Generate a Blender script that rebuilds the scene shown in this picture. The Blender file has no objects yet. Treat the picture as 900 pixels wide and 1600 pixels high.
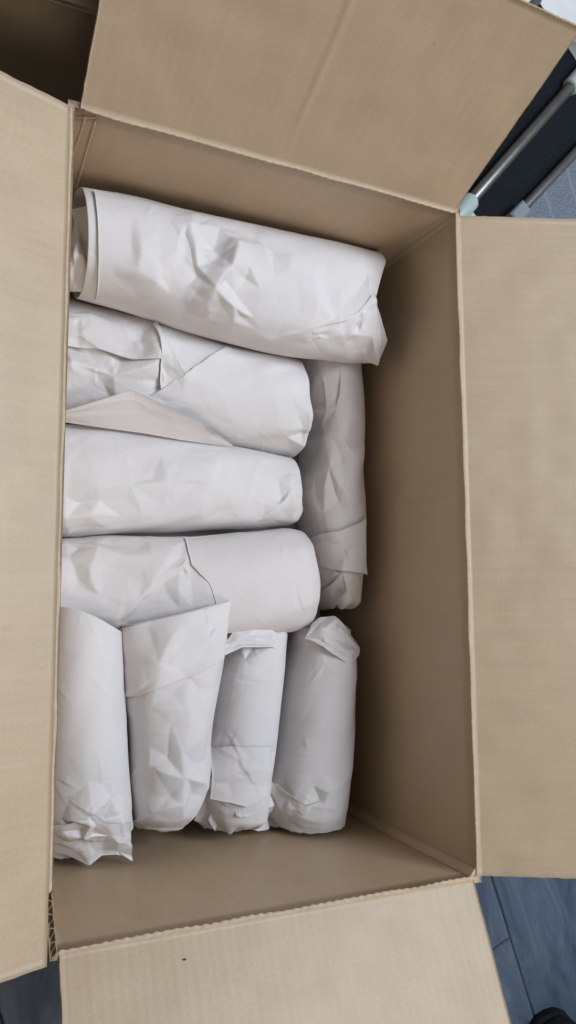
import bpy, math, random
import numpy as np
from mathutils import Vector, Matrix
from mathutils.geometry import delaunay_2d_cdt

# ------------------------------------------------------------------ camera, world, light
ZR = 0.35                                   # height of the box rim above the floor (m)
F_PX = 1186.476                             # focal length in pixels of the 900 x 1600 picture
RC = np.array([[0.9064159, -0.0040872, 0.4223665],
               [0.0432532, -0.9937984, -0.1024401],
               [0.4201659, 0.1111220, -0.9006179]])      # world -> camera (x right, y down, z forward)
CAM = np.array([-0.0847064, 0.2363037, 0.5491146 + ZR])

scene = bpy.context.scene
col = scene.collection
cd = bpy.data.cameras.new('camera')
cam = bpy.data.objects.new('camera', cd)
col.objects.link(cam)
rb = np.array([RC[0], -RC[1], -RC[2]]).T
m4 = Matrix.Identity(4)
for i in range(3):
    for j in range(3):
        m4[i][j] = rb[i, j]
    m4[i][3] = CAM[i]
cam.matrix_world = m4
cd.sensor_fit = 'VERTICAL'
cd.sensor_height = 24.0
cd.lens = 24.0 * F_PX / 1600.0
cd.clip_start = 0.01
cd.clip_end = 60
scene.camera = cam

world = bpy.data.worlds.new('World')
scene.world = world
world.use_nodes = True
bgn = world.node_tree.nodes['Background']
bgn.inputs['Color'].default_value = (1.0, 0.97, 0.95, 1)
bgn.inputs['Strength'].default_value = 0.225

def area_light(name, loc, target, sx, sy, power, color):
    ld = bpy.data.lights.new(name, 'AREA')
    ld.shape = 'RECTANGLE'; ld.size = sx; ld.size_y = sy
    ld.energy = power; ld.color = color
    o = bpy.data.objects.new(name, ld); col.objects.link(o)
    o.location = loc
    o.rotation_euler = (Vector(target) - Vector(loc)).to_track_quat('-Z', 'Y').to_euler()
    return o
# cool window light from the far right, and the weaker warm light of the room behind the photographer
area_light('window_light', (1.24, 0.72, 2.34), (0.15, 0.3, 0.3), 1.2, 1.05, 55, (0.785, 0.885, 1.0))
area_light('room_light', (0.55, -2.0, 2.0), (0.15, 0.5, 0.3), 1.6, 1.2, 20, (1.0, 0.90, 0.80))

scene.view_settings.view_transform = 'Standard'
scene.view_settings.look = 'None'
scene.view_settings.gamma = 1.0
scene.view_settings.use_curve_mapping = False
scene.view_settings.exposure = -0.13

# ------------------------------------------------------------------ pixel helpers
def ray(px, py):
    return RC.T @ np.array([(px - 450.0) / F_PX, (py - 800.0) / F_PX, 1.0])
def onz(px, py, z):                          # z measured from the rim (negative = inside the box)
    d = ray(px, py)
    return CAM + d * ((z + ZR) - CAM[2]) / d[2]
def ony(px, py, Y):
    d = ray(px, py)
    return CAM + d * (Y - CAM[1]) / d[1]
def project(P):
    q = (P - CAM) @ RC.T
    return np.stack([450 + F_PX * q[..., 0] / q[..., 2], 800 + F_PX * q[..., 1] / q[..., 2]], -1)

# ------------------------------------------------------------------ object helpers
def thing(name, label, cat, loc=(0, 0, 0), group=None):
    o = bpy.data.objects.new(name, None)
    col.objects.link(o)
    o.location = loc
    o.empty_display_size = 0.02
    o['label'] = label; o['category'] = cat
    if group: o['group'] = group
    return o

def mesh_obj(name, V, Fc, mat, parent=None, uv=None, smooth=True):
    V = np.asarray(V, dtype=np.float64)
    me = bpy.data.meshes.new(name)
    if parent is not None:
        V = V - np.array(parent_origin(parent))
    me.from_pydata(V.tolist(), [], Fc if isinstance(Fc, list) else Fc.tolist())
    if uv is not None:
        l = me.uv_layers.new(name='UVMap')
        li = np.zeros(len(me.loops), dtype=np.int32)
        me.loops.foreach_get('vertex_index', li)
        l.data.foreach_set('uv', np.asarray(uv, dtype=np.float32)[li].ravel())
    me.polygons.foreach_set('use_smooth', [smooth] * len(me.polygons))
    me.materials.append(mat)
    me.update()
    o = bpy.data.objects.new(name, me)
    col.objects.link(o)
    if parent is not None:
        o.parent = parent
    return o

def parent_origin(p):
    v = np.zeros(3)
    while p is not None:
        v += np.array(p.location); p = p.parent
    return v

def grid_faces(n, m, wrap=False, off=0):
    """rows n, columns m (wrap closes the columns)"""
    i = np.arange(n - 1)[:, None]
    mm = m if wrap else m - 1
    j = np.arange(mm)[None, :]
    j2 = (j + 1) % m
    a = i * m + j; b = i * m + j2; c = (i + 1) * m + j2; d = (i + 1) * m + j
    return (np.stack([a, b, c, d], -1).reshape(-1, 4) + off)

def vnoise(seed, x, y, sc):
    """smooth value noise on arrays"""
    r = np.random.RandomState(seed).uniform(-1, 1, (64, 64))
    x = x / sc + 100.0; y = y / sc + 100.0
    xi = np.floor(x).astype(int); yi = np.floor(y).astype(int)
    fx = x - xi; fy = y - yi
    fx = fx * fx * (3 - 2 * fx); fy = fy * fy * (3 - 2 * fy)
    g = lambda a, b: r[a % 64, b % 64]
    return (g(xi, yi) * (1 - fx) * (1 - fy) + g(xi + 1, yi) * fx * (1 - fy)
            + g(xi, yi + 1) * (1 - fx) * fy + g(xi + 1, yi + 1) * fx * fy)

# ------------------------------------------------------------------ materials
def new_mat(name):
    m = bpy.data.materials.new(name); m.use_nodes = True
    nt = m.node_tree
    return m, nt, nt.nodes, nt.links, nt.nodes['Principled BSDF']

def ramp(N, pts):
    r = N.new('ShaderNodeValToRGB')
    e = r.color_ramp.elements
    while len(e) < len(pts): e.new(0.5)
    for k, (p, c) in enumerate(pts):
        e[k].position = p; e[k].color = (*c, 1)
    return r

def mat_cardboard(name, base, ripple=0.25, seed=0):
    m, nt, N, L, B = new_mat(name)
    uv = N.new('ShaderNodeUVMap')
    mp = N.new('ShaderNodeMapping'); mp.inputs['Location'].default_value = (seed * 3.1, seed * 1.7, 0)
    L.new(uv.outputs['UV'], mp.inputs['Vector'])
    # soft clouding, streaks along the flutes, fibres
    st = N.new('ShaderNodeMapping'); st.inputs['Scale'].default_value = (140, 14, 1)
    L.new(mp.outputs[0], st.inputs['Vector'])
    n1 = N.new('ShaderNodeTexNoise'); n1.inputs['Scale'].default_value = 1.0; n1.inputs['Detail'].default_value = 3
    L.new(st.outputs[0], n1.inputs['Vector'])
    n2 = N.new('ShaderNodeTexNoise'); n2.inputs['Scale'].default_value = 22; n2.inputs['Detail'].default_value = 5
    L.new(mp.outputs[0], n2.inputs['Vector'])
    n3 = N.new('ShaderNodeTexNoise'); n3.inputs['Scale'].default_value = 420; n3.inputs['Detail'].default_value = 4
    L.new(mp.outputs[0], n3.inputs['Vector'])
    a1 = N.new('ShaderNodeMath'); a1.operation = 'MULTIPLY_ADD'; a1.inputs[1].default_value = 0.22
    L.new(n1.outputs['Fac'], a1.inputs[0])
    a2 = N.new('ShaderNodeMath'); a2.operation = 'MULTIPLY_ADD'; a2.inputs[1].default_value = 0.35
    L.new(n2.outputs['Fac'], a2.inputs[0]); L.new(a2.outputs[0], a1.inputs[2])
    a3 = N.new('ShaderNodeMath'); a3.operation = 'MULTIPLY'; a3.inputs[1].default_value = 0.35
    L.new(n3.outputs['Fac'], a3.inputs[0]); L.new(a3.outputs[0], a2.inputs[2])
    lo = tuple(c * 0.84 for c in base); hi = tuple(min(1, c * 1.14) for c in base)
    rp = ramp(N, [(0.22, lo), (0.66, hi)])
    L.new(a1.outputs[0], rp.inputs['Fac'])
    # sparse dark fibres
    fb = N.new('ShaderNodeTexNoise'); fb.inputs['Scale'].default_value = 210; fb.inputs['Detail'].default_value = 2
    L.new(mp.outputs[0], fb.inputs['Vector'])
    fr = ramp(N, [(0.70, (0, 0, 0)), (0.78, (1, 1, 1))]); L.new(fb.outputs['Fac'], fr.inputs['Fac'])
    mx = N.new('ShaderNodeMix'); mx.data_type = 'RGBA'
    mx.inputs['B'].default_value = (base[0] * .55, base[1] * .5, base[2] * .45, 1)
    fm = N.new('ShaderNodeMath'); fm.operation = 'MULTIPLY'; fm.inputs[1].default_value = 0.35
    L.new(fr.outputs['Color'], fm.inputs[0])
    L.new(fm.outputs[0], mx.inputs['Factor']); L.new(rp.outputs['Color'], mx.inputs['A'])
    ss = N.new('ShaderNodeMapping'); ss.inputs['Scale'].default_value = (9, 55, 1); ss.inputs['Rotation'].default_value = (0, 0, 0.5)
    L.new(mp.outputs[0], ss.inputs['Vector'])
    sn = N.new('ShaderNodeTexNoise'); sn.inputs['Scale'].default_value = 1.0; sn.inputs['Detail'].default_value = 7; sn.inputs['Distortion'].default_value = 0.6
    L.new(ss.outputs[0], sn.inputs['Vector'])
    sr = ramp(N, [(0.62, (0, 0, 0)), (0.74, (0.30, 0.30, 0.30))]); L.new(sn.outputs['Fac'], sr.inputs['Fac'])
    mz = N.new('ShaderNodeMix'); mz.data_type = 'RGBA'; mz.inputs['B'].default_value = (base[0] * 1.25, base[1] * 1.27, base[2] * 1.32, 1)
    L.new(sr.outputs['Color'], mz.inputs['Factor']); L.new(mx.outputs['Result'], mz.inputs['A'])
    L.new(mz.outputs['Result'], B.inputs['Base Color'])
    B.inputs['Roughness'].default_value = 0.5
    B.inputs['Specular IOR Level'].default_value = 0.62
    # flute ripple + fibre relief
    wv = N.new('ShaderNodeTexWave'); wv.wave_type = 'BANDS'; wv.bands_direction = 'X'
    wv.inputs['Scale'].default_value = 6.2832 / 0.0072 / 20.0
    wv.inputs['Distortion'].default_value = 1.6; wv.inputs['Detail'].default_value = 2
    wv.inputs['Detail Scale'].default_value = 0.6
    L.new(mp.outputs[0], wv.inputs['Vector'])
    b1 = N.new('ShaderNodeBump'); b1.inputs['Strength'].default_value = ripple; b1.inputs['Distance'].default_value = 0.0006
    L.new(wv.outputs['Fac'], b1.inputs['Height'])
    b2 = N.new('ShaderNodeBump'); b2.inputs['Strength'].default_value = 0.10; b2.inputs['Distance'].default_value = 0.0006
    L.new(n3.outputs['Fac'], b2.inputs['Height']); L.new(b1.outputs[0], b2.inputs['Normal'])
    L.new(b2.outputs[0], B.inputs['Normal'])
    return m

def mat_paper(name, base, seed=0):
    m, nt, N, L, B = new_mat(name)
    tc = N.new('ShaderNodeTexCoord')
    mp = N.new('ShaderNodeMapping'); mp.inputs['Location'].default_value = (seed * 1.3, seed * .7, seed * 2.1)
    L.new(tc.outputs['Object'], mp.inputs['Vector'])
    n1 = N.new('ShaderNodeTexNoise'); n1.inputs['Scale'].default_value = 26; n1.inputs['Detail'].default_value = 6
    L.new(mp.outputs[0], n1.inputs['Vector'])
    rp = ramp(N, [(0.3, tuple(c * .955 for c in base)), (0.7, tuple(min(1, c * 1.03) for c in base))])
    L.new(n1.outputs['Fac'], rp.inputs['Fac'])
    n2 = N.new('ShaderNodeTexNoise'); n2.inputs['Scale'].default_value = 900; n2.inputs['Detail'].default_value = 3
    L.new(mp.outputs[0], n2.inputs['Vector'])
    mx = N.new('ShaderNodeMix'); mx.data_type = 'RGBA'; mx.blend_type = 'MULTIPLY'
    mx.inputs['Factor'].default_value = 0.10
    L.new(rp.outputs['Color'], mx.inputs['A']); L.new(n2.outputs['Color'], mx.inputs['B'])
    L.new(mx.outputs['Result'], B.inputs['Base Color'])
    B.inputs['Roughness'].default_value = 0.72
    B.inputs['Specular IOR Level'].default_value = 0.25
    # faint creases: distorted cell edges, kept to patches
    nd = N.new('ShaderNodeTexNoise'); nd.inputs['Scale'].default_value = 9; nd.inputs['Detail'].default_value = 3
    L.new(mp.outputs[0], nd.inputs['Vector'])
    ad = N.new('ShaderNodeMix'); ad.data_type = 'RGBA'; ad.blend_type = 'LINEAR_LIGHT'; ad.inputs['Factor'].default_value = 0.03
    L.new(mp.outputs[0], ad.inputs['A']); L.new(nd.outputs['Color'], ad.inputs['B'])
    vo = N.new('ShaderNodeTexVoronoi'); vo.feature = 'DISTANCE_TO_EDGE'; vo.inputs['Scale'].default_value = 42
    L.new(ad.outputs['Result'], vo.inputs['Vector'])
    nm = N.new('ShaderNodeTexNoise'); nm.inputs['Scale'].default_value = 13; nm.inputs['Detail'].default_value = 1
    L.new(mp.outputs[0], nm.inputs['Vector'])
    rm = ramp(N, [(0.46, (0, 0, 0)), (0.66, (1, 1, 1))]); L.new(nm.outputs['Fac'], rm.inputs['Fac'])
    mu = N.new('ShaderNodeMath'); mu.operation = 'MULTIPLY'
    le = ramp(N, [(0.0, (1, 1, 1)), (0.06, (0, 0, 0))]); L.new(vo.outputs['Distance'], le.inputs['Fac'])
    L.new(le.outputs['Color'], mu.inputs[0]); L.new(rm.outputs['Color'], mu.inputs[1])
    b1 = N.new('ShaderNodeBump'); b1.inputs['Strength'].default_value = 0.12; b1.inputs['Distance'].default_value = 0.0006
    L.new(mu.outputs[0], b1.inputs['Height'])
    b2 = N.new('ShaderNodeBump'); b2.inputs['Strength'].default_value = 0.10; b2.inputs['Distance'].default_value = 0.0004
    L.new(n2.outputs['Fac'], b2.inputs['Height']); L.new(b1.outputs[0], b2.inputs['Normal'])
    L.new(b2.outputs[0], B.inputs['Normal'])
    return m

def mat_plain(name, colr, rough=0.5, metal=0.0, var=0.08, scale=40, bump=0.0, spec=0.5):
    m, nt, N, L, B = new_mat(name)
    tc = N.new('ShaderNodeTexCoord')
    n = N.new('ShaderNodeTexNoise'); n.inputs['Scale'].default_value = scale; n.inputs['Detail'].default_value = 5
    L.new(tc.outputs['Object'], n.inputs['Vector'])
    rp = ramp(N, [(0.3, tuple(c * (1 - var) for c in colr)), (0.7, tuple(min(1, c * (1 + var)) for c in colr))])
    L.new(n.outputs['Fac'], rp.inputs['Fac']); L.new(rp.outputs['Color'], B.inputs['Base Color'])
    B.inputs['Roughness'].default_value = rough; B.inputs['Metallic'].default_value = metal
    B.inputs['Specular IOR Level'].default_value = spec
    if bump:
        b = N.new('ShaderNodeBump'); b.inputs['Strength'].default_value = bump; b.inputs['Distance'].default_value = 0.001
        L.new(n.outputs['Fac'], b.inputs['Height']); L.new(b.outputs[0], B.inputs['Normal'])
    return m

def mat_floor():
    m, nt, N, L, B = new_mat('slate_vinyl')
    tc = N.new('ShaderNodeTexCoord')
    oi = N.new('ShaderNodeObjectInfo')
    va = N.new('ShaderNodeVectorMath'); va.operation = 'ADD'
    L.new(tc.outputs['Object'], va.inputs[0])
    sc = N.new('ShaderNodeVectorMath'); sc.operation = 'SCALE'; sc.inputs['Scale'].default_value = 9.0
    cx = N.new('ShaderNodeCombineXYZ'); L.new(oi.outputs['Random'], cx.inputs[0]); L.new(oi.outputs['Random'], cx.inputs[1])
    L.new(cx.outputs[0], sc.inputs[0]); L.new(sc.outputs[0], va.inputs[1])
    st = N.new('ShaderNodeMapping'); st.inputs['Scale'].default_value = (26, 6.5, 1); st.inputs['Rotation'].default_value = (0, 0, 0.15)
    L.new(va.outputs[0], st.inputs['Vector'])
    n1 = N.new('ShaderNodeTexNoise'); n1.inputs['Scale'].default_value = 1; n1.inputs['Detail'].default_value = 9
    n1.inputs['Roughness'].default_value = 0.65; n1.inputs['Distortion'].default_value = 1.2
    L.new(st.outputs[0], n1.inputs['Vector'])
    rp = ramp(N, [(0.25, (0.030, 0.048, 0.076)), (0.50, (0.066, 0.093, 0.134)), (0.78, (0.125, 0.155, 0.198))])
    L.new(n1.outputs['Fac'], rp.inputs['Fac']); L.new(rp.outputs['Color'], B.inputs['Base Color'])
    B.inputs['Roughness'].default_value = 0.5
    B.inputs['Specular IOR Level'].default_value = 0.28
    b = N.new('ShaderNodeBump'); b.inputs['Strength'].default_value = 0.55; b.inputs['Distance'].default_value = 0.0025
    L.new(n1.outputs['Fac'], b.inputs['Height']); L.new(b.outputs[0], B.inputs['Normal'])
    return m

KRAFT = (0.488, 0.366, 0.243)
M_CARD = mat_cardboard('kraft_cardboard', KRAFT, 0.045, 0)
M_CARD2 = mat_cardboard('kraft_cardboard_rippled', KRAFT, 0.10, 2)
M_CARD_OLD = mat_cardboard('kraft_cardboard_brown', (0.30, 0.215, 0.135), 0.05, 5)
M_CREASE = mat_plain('crushed_kraft_crease', (0.535, 0.415, 0.30), 0.8, var=0.10, scale=160, bump=0.3, spec=0.2)
M_FLUTE = mat_plain('kraft_flute', (0.36, 0.27, 0.18), 0.85, var=0.12, scale=120, spec=0.2)
M_PAPER = [mat_paper('packing_paper_%s' % n, b, k) for k, (n, b) in enumerate([
    ('plain', (0.75, 0.708, 0.698)), ('warm', (0.74, 0.688, 0.67)), ('cool', (0.758, 0.718, 0.708))])]
M_FLOOR = mat_floor()
M_GAP = mat_plain('floor_joint', (0.012, 0.014, 0.018), 0.8)

# ------------------------------------------------------------------ the floor, plank by plank
def plank_mesh(w, l, h=0.006, bev=0.0016):
    pts = []
    for z, k in ((0, 0), (h - bev, 0), (h, bev)):
        pts += [(k, k, z), (w - k, k, z), (w - k, l - k, z), (k, l - k, z)]
    f = []
    for r in (0, 4):
        for j in range(4):
            f.append((r + j, r + (j + 1) % 4, r + 4 + (j + 1) % 4, r + 4 + j))
    f += [(8, 9, 10, 11), (3, 2, 1, 0)]
    return pts, f

fl = mesh_obj('floor', [(-3, -3, -.02), (4, -3, -.02), (4, 4, -.02), (-3, 4, -.02), (-3, -3, -.006), (4, -3, -.006), (4, 4, -.006), (-3, 4, -.006)],
              [(3, 2, 1, 0), (4, 5, 6, 7), (0, 1, 5, 4), (1, 2, 6, 5), (2, 3, 7, 6), (3, 0, 4, 7)], M_GAP, smooth=False)
fl['kind'] = 'structure'
PW, PLN = 0.21, 1.20
pv, pf = plank_mesh(PW - 0.0012, PLN - 0.0012)
pme = bpy.data.meshes.new('plank'); pme.from_pydata(pv, [], pf); pme.materials.append(M_FLOOR); pme.update()
SEAM = onz(771, 1377, -ZR); SEAM2 = onz(830, 1570, -ZR)
PA = math.atan2(-(SEAM2[0] - SEAM[0]), (SEAM2[1] - SEAM[1])) - math.pi   # plank direction follows the visible joint
JO = onz(798, 1464, -ZR)
ca, sa = math.cos(PA), math.sin(PA)
for i in range(-10, 9):
    for k in range(-2, 3):
        o = bpy.data.objects.new('plank', pme); col.objects.link(o); o.parent = fl
        ly = {0: 0.55, -1: 0.0}.get(i, ((i * 0.37) % 1.0) * PLN)
        lx = i * PW; l_y = k * PLN + ly
        o.location = (JO[0] + lx * ca - l_y * sa, JO[1] + lx * sa + l_y * ca, -0.006)
        o.rotation_euler = (0, 0, PA)

# ------------------------------------------------------------------ cardboard panels
def panel(name, P00, P10, P11, P01, thick, mat, parent, nu=40, nv=24, bow=0.0, jit=0.0, seed=1, ridge=None):
    """slab: u from P00 to P10, v from P00 to P01; flutes run along v; thickness goes against the u x v normal"""
    P00, P10, P11, P01 = map(np.asarray, (P00, P10, P11, P01))
    u = np.linspace(0, 1, nu)[:, None, None]; v = np.linspace(0, 1, nv)[None, :, None]
    P = P00 * (1 - u) * (1 - v) + P10 * u * (1 - v) + P11 * u * v + P01 * (1 - u) * v
    n = np.cross(P10 - P00, P01 - P00); n /= np.linalg.norm(n)
    lu = np.linalg.norm(P10 - P00); lv = np.linalg.norm(P01 - P00)
    X = np.broadcast_to(u[..., 0] * lu, (nu, nv)); Y = np.broadcast_to(v[..., 0] * lv, (nu, nv))
    w = (np.sin(np.pi * u[..., 0]) ** .5) * (v[..., 0] if bow < 0 else np.sin(np.pi * v[..., 0]))
    d = abs(bow) * vnoise(seed, X, Y, 0.16) * w + 0.0004 * vnoise(seed + 9, X, Y, 0.02)
    if ridge:                                  # soft old crease: (u0, v0, u1, v1, width, height) in metres
        A_ = np.array(ridge[:2]); B_ = np.array(ridge[2:4]); t_ = (B_ - A_) / np.linalg.norm(B_ - A_)
        rx, ry = X - A_[0], Y - A_[1]
        al = rx * t_[0] + ry * t_[1]; ac = -rx * t_[1] + ry * t_[0] + 0.0012 * vnoise(seed + 3, al, al * 0, 0.03)
        fade = np.clip(al / 0.03, 0, 1) * (0.7 + 0.3 * vnoise(seed + 5, al, al * 0, 0.02))
        d = d + ridge[5] * fade * np.exp(-(ac / ridge[4]) ** 2)
    P = P + n * d[..., None]
    if jit:                                    # cut edges are never quite straight
        rs = np.random.RandomState(seed)
        for j in range(nv):
            P[0, j] += (P00 - P10) / lu * rs.uniform(-jit, jit); P[-1, j] += (P10 - P00) / lu * rs.uniform(-jit, jit)
        for i in range(nu):
            P[i, -1] += (P01 - P00) / lv * rs.uniform(-jit, jit)
    Q = P - n * thick
    V = np.concatenate([P.reshape(-1, 3), Q.reshape(-1, 3)])
    k = nu * nv
    f1 = grid_faces(nu, nv)
    f2 = f1[:, ::-1] + k
    idx = np.arange(k).reshape(nu, nv)
    ring = np.concatenate([idx[:, 0], idx[-1, 1:], idx[-2::-1, -1], idx[0, -2:0:-1]])
    r2 = np.roll(ring, -1)
    f3 = np.stack([ring, ring + k, r2 + k, r2], -1)
    UV = np.concatenate([np.stack([X, Y], -1).reshape(-1, 2)] * 2)
    o = mesh_obj(name, V, np.concatenate([f1, f2, f3]), mat, parent, UV)
    o.data.polygons.foreach_set('use_smooth', [True] * (len(f1) * 2) + [False] * len(f3))
    return o

def bead(name, P, Q, mat, parent, rad=0.0022, pitch=0.0072, up=(0, 0, 1), amp=0.25, seed=3, flat=0.38, drift=0.0006):
    """crushed fold line between wall and flap: a low knobbly ridge, one knob for each flute"""
    P, Q = np.asarray(P, float), np.asarray(Q, float)
    L = np.linalg.norm(Q - P); n = int(L / pitch * 6); m = 8
    t = np.linspace(0, 1, n)
    ax = (Q - P) / L; up = np.asarray(up, float); up = up - ax * up.dot(ax); up /= np.linalg.norm(up)
    sd = np.cross(ax, up)
    rs = np.random.RandomState(seed)
    ph = t * L / pitch * 2 * np.pi
    kn = np.repeat(rs.uniform(0.4, 1.2, n // 6 + 2), 6)[:n]
    r = rad * (1 + amp * kn * np.cos(ph))
    r[0] *= 0.2; r[-1] *= 0.2
    th = np.arange(m) / m * 2 * np.pi
    off = drift * vnoise(seed, t * L, t * 0, 0.03)
    V = (P + (Q - P) * t[:, None])[:, None, :] + sd * ((r[:, None] * np.cos(th)) + off[:, None])[..., None] + up * (r[:, None] * np.sin(th) * flat)[..., None]
    return mesh_obj(name, V.reshape(-1, 3), grid_faces(n, m, True), mat, parent)

box = thing('cardboard_box', 'large open brown cardboard box holding the paper-wrapped parcels, four flaps spread', 'box', (0.174, 0.30, 0))
T = 0.005
zb = -ZR + T + 0.001                           # inner face of the bottom, from the rim
tl, tr, br, bl = onz(117, 167, 0), onz(712, 332, 0), onz(746, 1370, 0), onz(90, 1488, 0)
lk = onz(82, 1395, 0)                          # the left wall kinks where its flap has torn
D = np.array([0, 0, zb])
def dn(p, z=zb): q = np.array(p); q[2] = ZR + z; return q
# walls: thickness points outward
def mitre(p, sx, sy): return p + np.array([sx * T, sy * T, 0])
def wall(name, a, b, ao, bo, mat, seed, ztop=0.0, nu=60):
    """a,b inner rim ends ordered so that the inside is on the left; ao,bo outer ends"""
    nv = 24
    u = np.linspace(0, 1, nu)[:, None, None]; v = np.linspace(0, 1, nv)[None, :, None]
    zz = (zb * v + ztop * (1 - v))
    I = a * (1 - u) + b * u + np.zeros((1, nv, 1)); O = ao * (1 - u) + bo * u + np.zeros((1, nv, 1))
    I = I.copy(); O = O.copy()
    I[..., 2] = ZR + zz[..., 0] + 0 * u[..., 0]; O[..., 2] = I[..., 2]
    L = np.linalg.norm(b - a)
    X = np.broadcast_to(u[..., 0] * L, (nu, nv)); Y = np.broadcast_to(-zz[..., 0], (nu, nv))
    n = (ao - a) + (bo - b); n[2] = 0; n /= np.linalg.norm(n)
    w = np.sin(np.pi * u[..., 0]) * np.sin(np.pi * np.clip(v[..., 0] * .9 + .1, 0, 1))
    d = (0.0016 * vnoise(seed, X, Y, 0.11) + 0.0003 * vnoise(seed + 4, X, Y, 0.015)) * w
    I += n * d[..., None]; O += n * d[..., None]
    V = np.concatenate([I.reshape(-1, 3), O.reshape(-1, 3)]); k = nu * nv
    f1 = grid_faces(nu, nv); f2 = f1[:, ::-1] + k
    idx = np.arange(k).reshape(nu, nv)
    ring = np.concatenate([idx[:, 0], idx[-1, 1:], idx[-2::-1, -1], idx[0, -2:0:-1]]); r2 = np.roll(ring, -1)
    f3 = np.stack([ring, ring + k, r2 + k, r2], -1)
    UV = np.concatenate([np.stack([X, Y], -1).reshape(-1, 2)] * 2)
    return mesh_obj(name, V, np.concatenate([f1, f2, f3]), mat, box, UV)
tlo, tro, bro, blo = mitre(tl, -1, 1), mitre(tr, 1, 1), mitre(br, 1, -1), mitre(bl, -1, -1)
lko = lk + np.array([-T, 0, 0])
wall('wall', tr, tl, tro, tlo, M_CARD, 11)
wall('wall', br, tr, bro, tro, M_CARD, 12, nu=90)
wall('wall', bl, br, blo, bro, M_CARD, 13)
wall('wall', tl, lk, tlo, lko, M_CARD, 14, nu=90)
# short torn stretch of the left wall: its rim is bare and shows the flutes
wl = wall('wall', lk, bl, lko, blo, M_CARD, 15, ztop=-0.004, nu=10)
def fluted_rim(a, b, ao, bo, z0, z1, pitch, parent):
    """liner, wavy medium, liner, standing open to the top"""
    L = np.linalg.norm(b - a); n = int(L / pitch * 12); t = np.linspace(0, 1, n)
    A = a + (b - a) * t[:, None]; O = ao + (bo - ao) * t[:, None]
    A[:, 2] = 0; O[:, 2] = 0
    V = []; Fc = []
    def strip(c, half):
        nrm = (O - A) / np.linalg.norm(O - A, axis=1)[:, None]
        off = len(V)
        rr = np.random.RandomState(4).uniform(-.0005, .0005, n)
        for (h, z) in ((-half, z0), (-half, z1), (half, z1), (half, z0)):
            for k in range(n):
                p = c[k] + nrm[k] * h; V.append((p[0], p[1], ZR + z + (rr[k] if z == z1 else 0)))
        for s in range(3):
            for k in range(n - 1):
                Fc.append((off + s * n + k, off + s * n + k + 1, off + (s + 1) * n + k + 1, off + (s + 1) * n + k))
    strip(A + (O - A) * 0.09, 0.0004)
    strip(A + (O - A) * 0.91, 0.0004)
    w = 0.5 + 0.36 * np.clip(1.5 * np.sin(t * L / pitch * 2 * np.pi), -1, 1)
    strip(A + (O - A) * w[:, None], 0.0004)
    return mesh_obj('flute_edge', V, Fc, M_FLUTE, parent, smooth=False)
fluted_rim(lk, bl, lko, blo, -0.004, 0.0005, 0.0085, wl)
# bottom
bi = [dn(p) for p in (tl, tr, br, bl)]
cen = sum(bi) / 4
bi = [cen + (p - cen) * np.array([1.012, 1.006, 1]) for p in bi]
panel('bottom', bi[3], bi[2], bi[1], bi[0], T, M_CARD, box, nu=10, nv=10, seed=20)
# glue tab inside the far left corner, with its lifted torn lip
ta = ony(126, 178, tl[1] - .0035); tb = ony(150, 182, tl[1] - .0035)
gt = panel('glue_tab', np.array([tl[0] + .001, tl[1] - .0018, ZR - .20]), np.array([tl[0] + .022, tl[1] - .0018, ZR - .20]),
           np.array([tl[0] + .017, tl[1] - .0018, ZR - .004]), np.array([tl[0] + .001, tl[1] - .0018, ZR - .012]), 0.0015, M_CARD, box, nu=6, nv=30, jit=0.0006, seed=31)
bead('fold_lip', np.array([tl[0] + .0215, tl[1] - .003, ZR - .20]), np.array([tl[0] + .0165, tl[1] - .003, ZR - .006]), M_CREASE, gt, 0.0009, 0.0072, (0, -1, 0), 0.15, 8)
bead('fold_lip', np.array([tl[0] + .012, tl[1] - .003, ZR - .20]), np.array([tl[0] + .008, tl[1] - .003, ZR - .004]), M_CREASE, gt, 0.0008, 0.0072, (0, -1, 0), 0.15, 9)
# pressed upright corner strip (near right corner is folded round, far right is sharp)
cw0, cw1 = 0.0085, 0.0070
cv = []
for z_, c_ in ((zb + .002, cw0), (-.0006, cw1)):
    cv += [br + np.array([.0, .0, z_]), br + np.array([-c_, .0005, z_]), br + np.array([-c_ * .9, c_ * .35, z_]), br + np.array([-c_ * .35, c_ * .9, z_]), br + np.array([-.0005, c_, z_])]
mesh_obj('corner_strip', cv, [(j, j + 1, j + 6, j + 5) for j in range(4)] + [(4, 0, 5, 9), (5, 6, 7, 8, 9), (4, 3, 2, 1, 0)], M_CARD, box,
         [(v[0] + v[1], v[2]) for v in cv], smooth=False)

# flaps
FL = 0.174
def flap(name, a, b, out, ang_a, ang_b, mat, seed, length=FL, gap=0.0004, lift=0.0, in_a=0.003, in_b=0.003, ends=(0, 0), ridge=None, nu=90):
    """a->b fold line with the flap on its right; out: horizontal outward direction"""
    a = np.array(a); b = np.array(b); ax = (b - a) / np.linalg.norm(b - a); out = np.asarray(out, float)
    out = out - ax * out.dot(ax); out /= np.linalg.norm(out)
    da = out * math.cos(math.radians(ang_a)) + np.array([0, 0, 1]) * math.sin(math.radians(ang_a))
    db = out * math.cos(math.radians(ang_b)) + np.array([0, 0, 1]) * math.sin(math.radians(ang_b))
    a1 = a + ax * in_a + da * gap + np.array([0, 0, lift]); b1 = b - ax * in_b + db * gap + np.array([0, 0, lift])
    return panel(name, a1, b1, b1 + db * length + ax * ends[1], a1 + da * length + ax * ends[0], T, mat, box, nu=nu, nv=40, bow=-0.0022, jit=0.00025, seed=seed, ridge=ridge)
Zup = np.array([0, 0, 0.001])
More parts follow.
